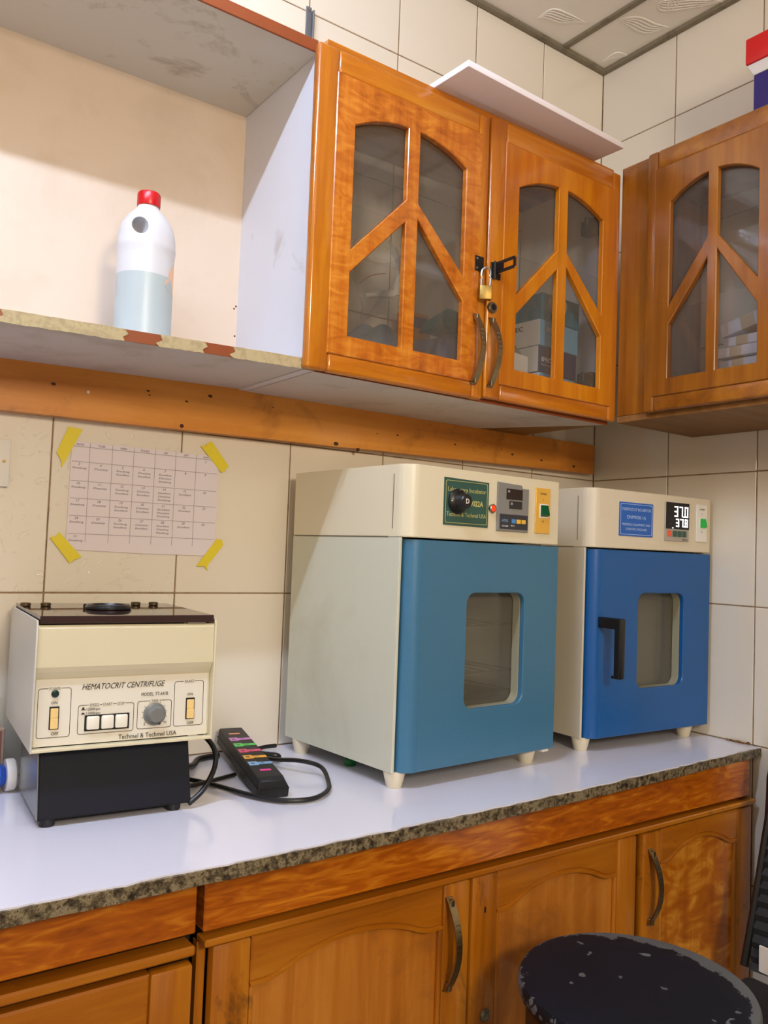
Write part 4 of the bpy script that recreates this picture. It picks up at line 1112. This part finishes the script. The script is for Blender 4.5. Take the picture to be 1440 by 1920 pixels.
# ---- clutter at the left edge, behind the centrifuge
fb = thing('bottle', 'small bottle with blue label and white cap lying behind the centrifuge', 'bottle', (-1.590, -.09, CT + .0275), 0)
lathe('body', fb, mat('blue_label_film', (26, 78, 176), .3), [(.020, -.09), (.0235, -.086), (.0235, -.004), (.017, .002), (.015, .006)], (0, 0, 0), (0, R(90), 0), 24)
lathe('cap', fb, WHITEP, [(.0255, .006), (.0265, .008), (.0265, .020), (.022, .024)], (0, 0, 0), (0, R(90), 0), 24)
cd = carton('carton', 'brownish carton with a reddish strip behind the centrifuge at the left edge', (-1.640, -.045, CT), .11, .07, .105, mat('brown_card', (150, 132, 112), .7), 0)
box('red_strip', cd, mat('dull_red_strip', (120, 70, 62), .6), .040, .050, -.0358, -.0352, .0, .1)
kc = tube('cable', None, RUBBER, [(-1.640, -.02, CT + .255), (-1.615, -.03, CT + .20), (-1.604, -.03, CT + .15), (-1.600, -.03, CT + .12), (-1.60, -.032, CT + .1085)], .006, 10, 8)
tag(kc, 'black cable hanging down the tiles at the left edge behind the centrifuge', 'cable')

# ================================================================ STOOL
stl = thing('stool', 'round stool with worn black top and chipped grey rim', 'stool', (-.807, -.790, 0))
def worn_vinyl():
    m, nt, b = newmat('worn_black_top')
    tc = nt.nodes.new('ShaderNodeTexCoord')
    sp = nt.nodes.new('ShaderNodeSeparateXYZ'); nt.links.new(tc.outputs['Object'], sp.inputs[0])
    cb_ = nt.nodes.new('ShaderNodeCombineXYZ'); nt.links.new(sp.outputs[0], cb_.inputs[0]); nt.links.new(sp.outputs[1], cb_.inputs[1])
    ln = nt.nodes.new('ShaderNodeVectorMath'); ln.operation = 'LENGTH'; nt.links.new(cb_.outputs[0], ln.inputs[0])
    # larger worn area on one side of the rim
    def mth(op, a, b2, c2=None):
        n_ = nt.nodes.new('ShaderNodeMath'); n_.operation = op
        for i, v in enumerate((a, b2, c2)):
            if v is None: continue
            if isinstance(v, (int, float)): n_.inputs[i].default_value = v
            else: nt.links.new(v, n_.inputs[i])
        return n_.outputs[0]
    side = mth('MULTIPLY', sp.outputs[0], .23)
    side2 = mth('MULTIPLY', sp.outputs[1], .03)
    rad = mth('ADD', ln.outputs['Value'], mth('ADD', mth('MAXIMUM', side, -.004), side2))
    nz = noise(nt, coords(nt), 38, 5, .7)
    a1 = mth('MULTIPLY_ADD', mth('SUBTRACT', nz, .5), .075, rad)
    msk = mth('GREATER_THAN', a1, .1775)
    n2 = noise(nt, coords(nt), 26, 2, .5)
    chips = mth('GREATER_THAN', n2, .70)
    tot = mth('MAXIMUM', msk, chips)
    nt.links.new(ramp(nt, tot, [(0, lin((14, 16, 24))), (1, lin((88, 90, 90)))]), b.inputs['Base Color'])
    b.inputs['Roughness'].default_value = .6
    b.inputs['Specular IOR Level'].default_value = .2
    bump(nt, b, tot, -.4, .002) if 0 else bump(nt, b, mth('MULTIPLY', tot, -1.0), .5, .0015)
    return m
lathe('seat', stl, worn_vinyl(), [(.160, .617), (.171, .618), (.1765, .624), (.1788, .634), (.1782, .643), (.1755, .648), (.1700, .6503), (.12, .6505), (.06, .6505), (.002, .6505)], n=96)
lathe('seat_apron', stl, mat('dark_brown_apron', (34, 18, 14), .5), [(.150, .555), (.165, .556), (.166, .6165), (.150, .6168)], n=64)
for k in range(4):
    a = R(45 + 90 * k)
    tube('leg', stl, BLACK, [(.13 * math.cos(a), .13 * math.sin(a), .557), (.19 * math.cos(a), .19 * math.sin(a), 0.0)], .012, 10, 1)
tube('foot_ring', stl, BLACK, [(.168 * math.cos(R(a)), .168 * math.sin(R(a)), .2) for a in range(0, 361, 12)], .008, 8, 0)

# ================================================================ CHAIR
chr_ = thing('office_chair', 'black mesh-backed office chair against the right wall beyond the stool', 'chair', (-.36, -.86, 0))
MESHM = mat('black_mesh_fabric', (20, 21, 25), .75)
# backrest: curved ribbed panel leaning towards the wall
bm = bmesh.new(); NZ, NY = 34, 14; g = {}
def back_x(z): return .125 + .135 * ((z - .44) / .46) ** .9 if z > .44 else .125
for i in range(NZ + 1):
    z = .46 + .44 * i / NZ
    for j in range(NY + 1):
        v = j / NY * 2 - 1
        yy = v * (.222 + .012 * math.sin(math.pi * i / NZ))
        rib = .003 * (1 if i % 2 else -1)
        for s in (0, 1):
            g[i, j, s] = bm.verts.new((back_x(z) + .02 * (1 - v * v) + rib + (.012 if s else 0), yy, z))
for i in range(NZ):
    for j in range(NY):
        bm.faces.new((g[i, j, 0], g[i + 1, j, 0], g[i + 1, j + 1, 0], g[i, j + 1, 0]))
        bm.faces.new((g[i, j, 1], g[i, j + 1, 1], g[i + 1, j + 1, 1], g[i + 1, j, 1]))
    for j in (0, NY): bm.faces.new((g[i, j, 0], g[i, j, 1], g[i + 1, j, 1], g[i + 1, j, 0]))
for i in (0, NZ):
    for j in range(NY): bm.faces.new((g[i, j, 0], g[i, j + 1, 0], g[i, j + 1, 1], g[i, j, 1]))
link('backrest', mesh_of(bm, 'backrest', MESHM), chr_)
fr = [(back_x(z) + .004, -.236, z) for z in (.46, .6, .75, .90)] + [(back_x(.905) + .018, -.1, .915), (back_x(.905) + .018, .1, .915)] + [(back_x(z) + .004, .236, z) for z in (.90, .75, .6, .46)]
tube('back_frame', chr_, BLACK, fr, .009, 8, 4)
box('seat', chr_, mat('black_seat_fabric', (16, 16, 18), .85, bmp=(300, .5, .002)), -.20, .13, -.225, .225, .40, .455, .02, 3)
box('back_bracket', chr_, BLACK, .10, .155, -.03, .03, .38, .56, .006, 2)
box('tag_label', chr_, WHITEP, .136, .141, .160, .204, .462, .515, .0008)['label'] = 'small white tag'
tube('gas_post', chr_, BLACK, [(-.03, 0, .06), (-.03, 0, .40)], .02, 12, 1)
for k in range(5):
    a = R(20 + 72 * k)
    tube('base_arm', chr_, BLACK, [(-.03, 0, .085), (-.03 + .2 * math.cos(a), .2 * math.sin(a), .062)], [.016, .011], 8, 0)
    lathe('castor', chr_, BLACK, [(.018, -.009), (.025, -.006), (.025, .006), (.018, .009)], (-.03 + .21 * math.cos(a), .21 * math.sin(a), .0255), (R(90), 0, a), 14)
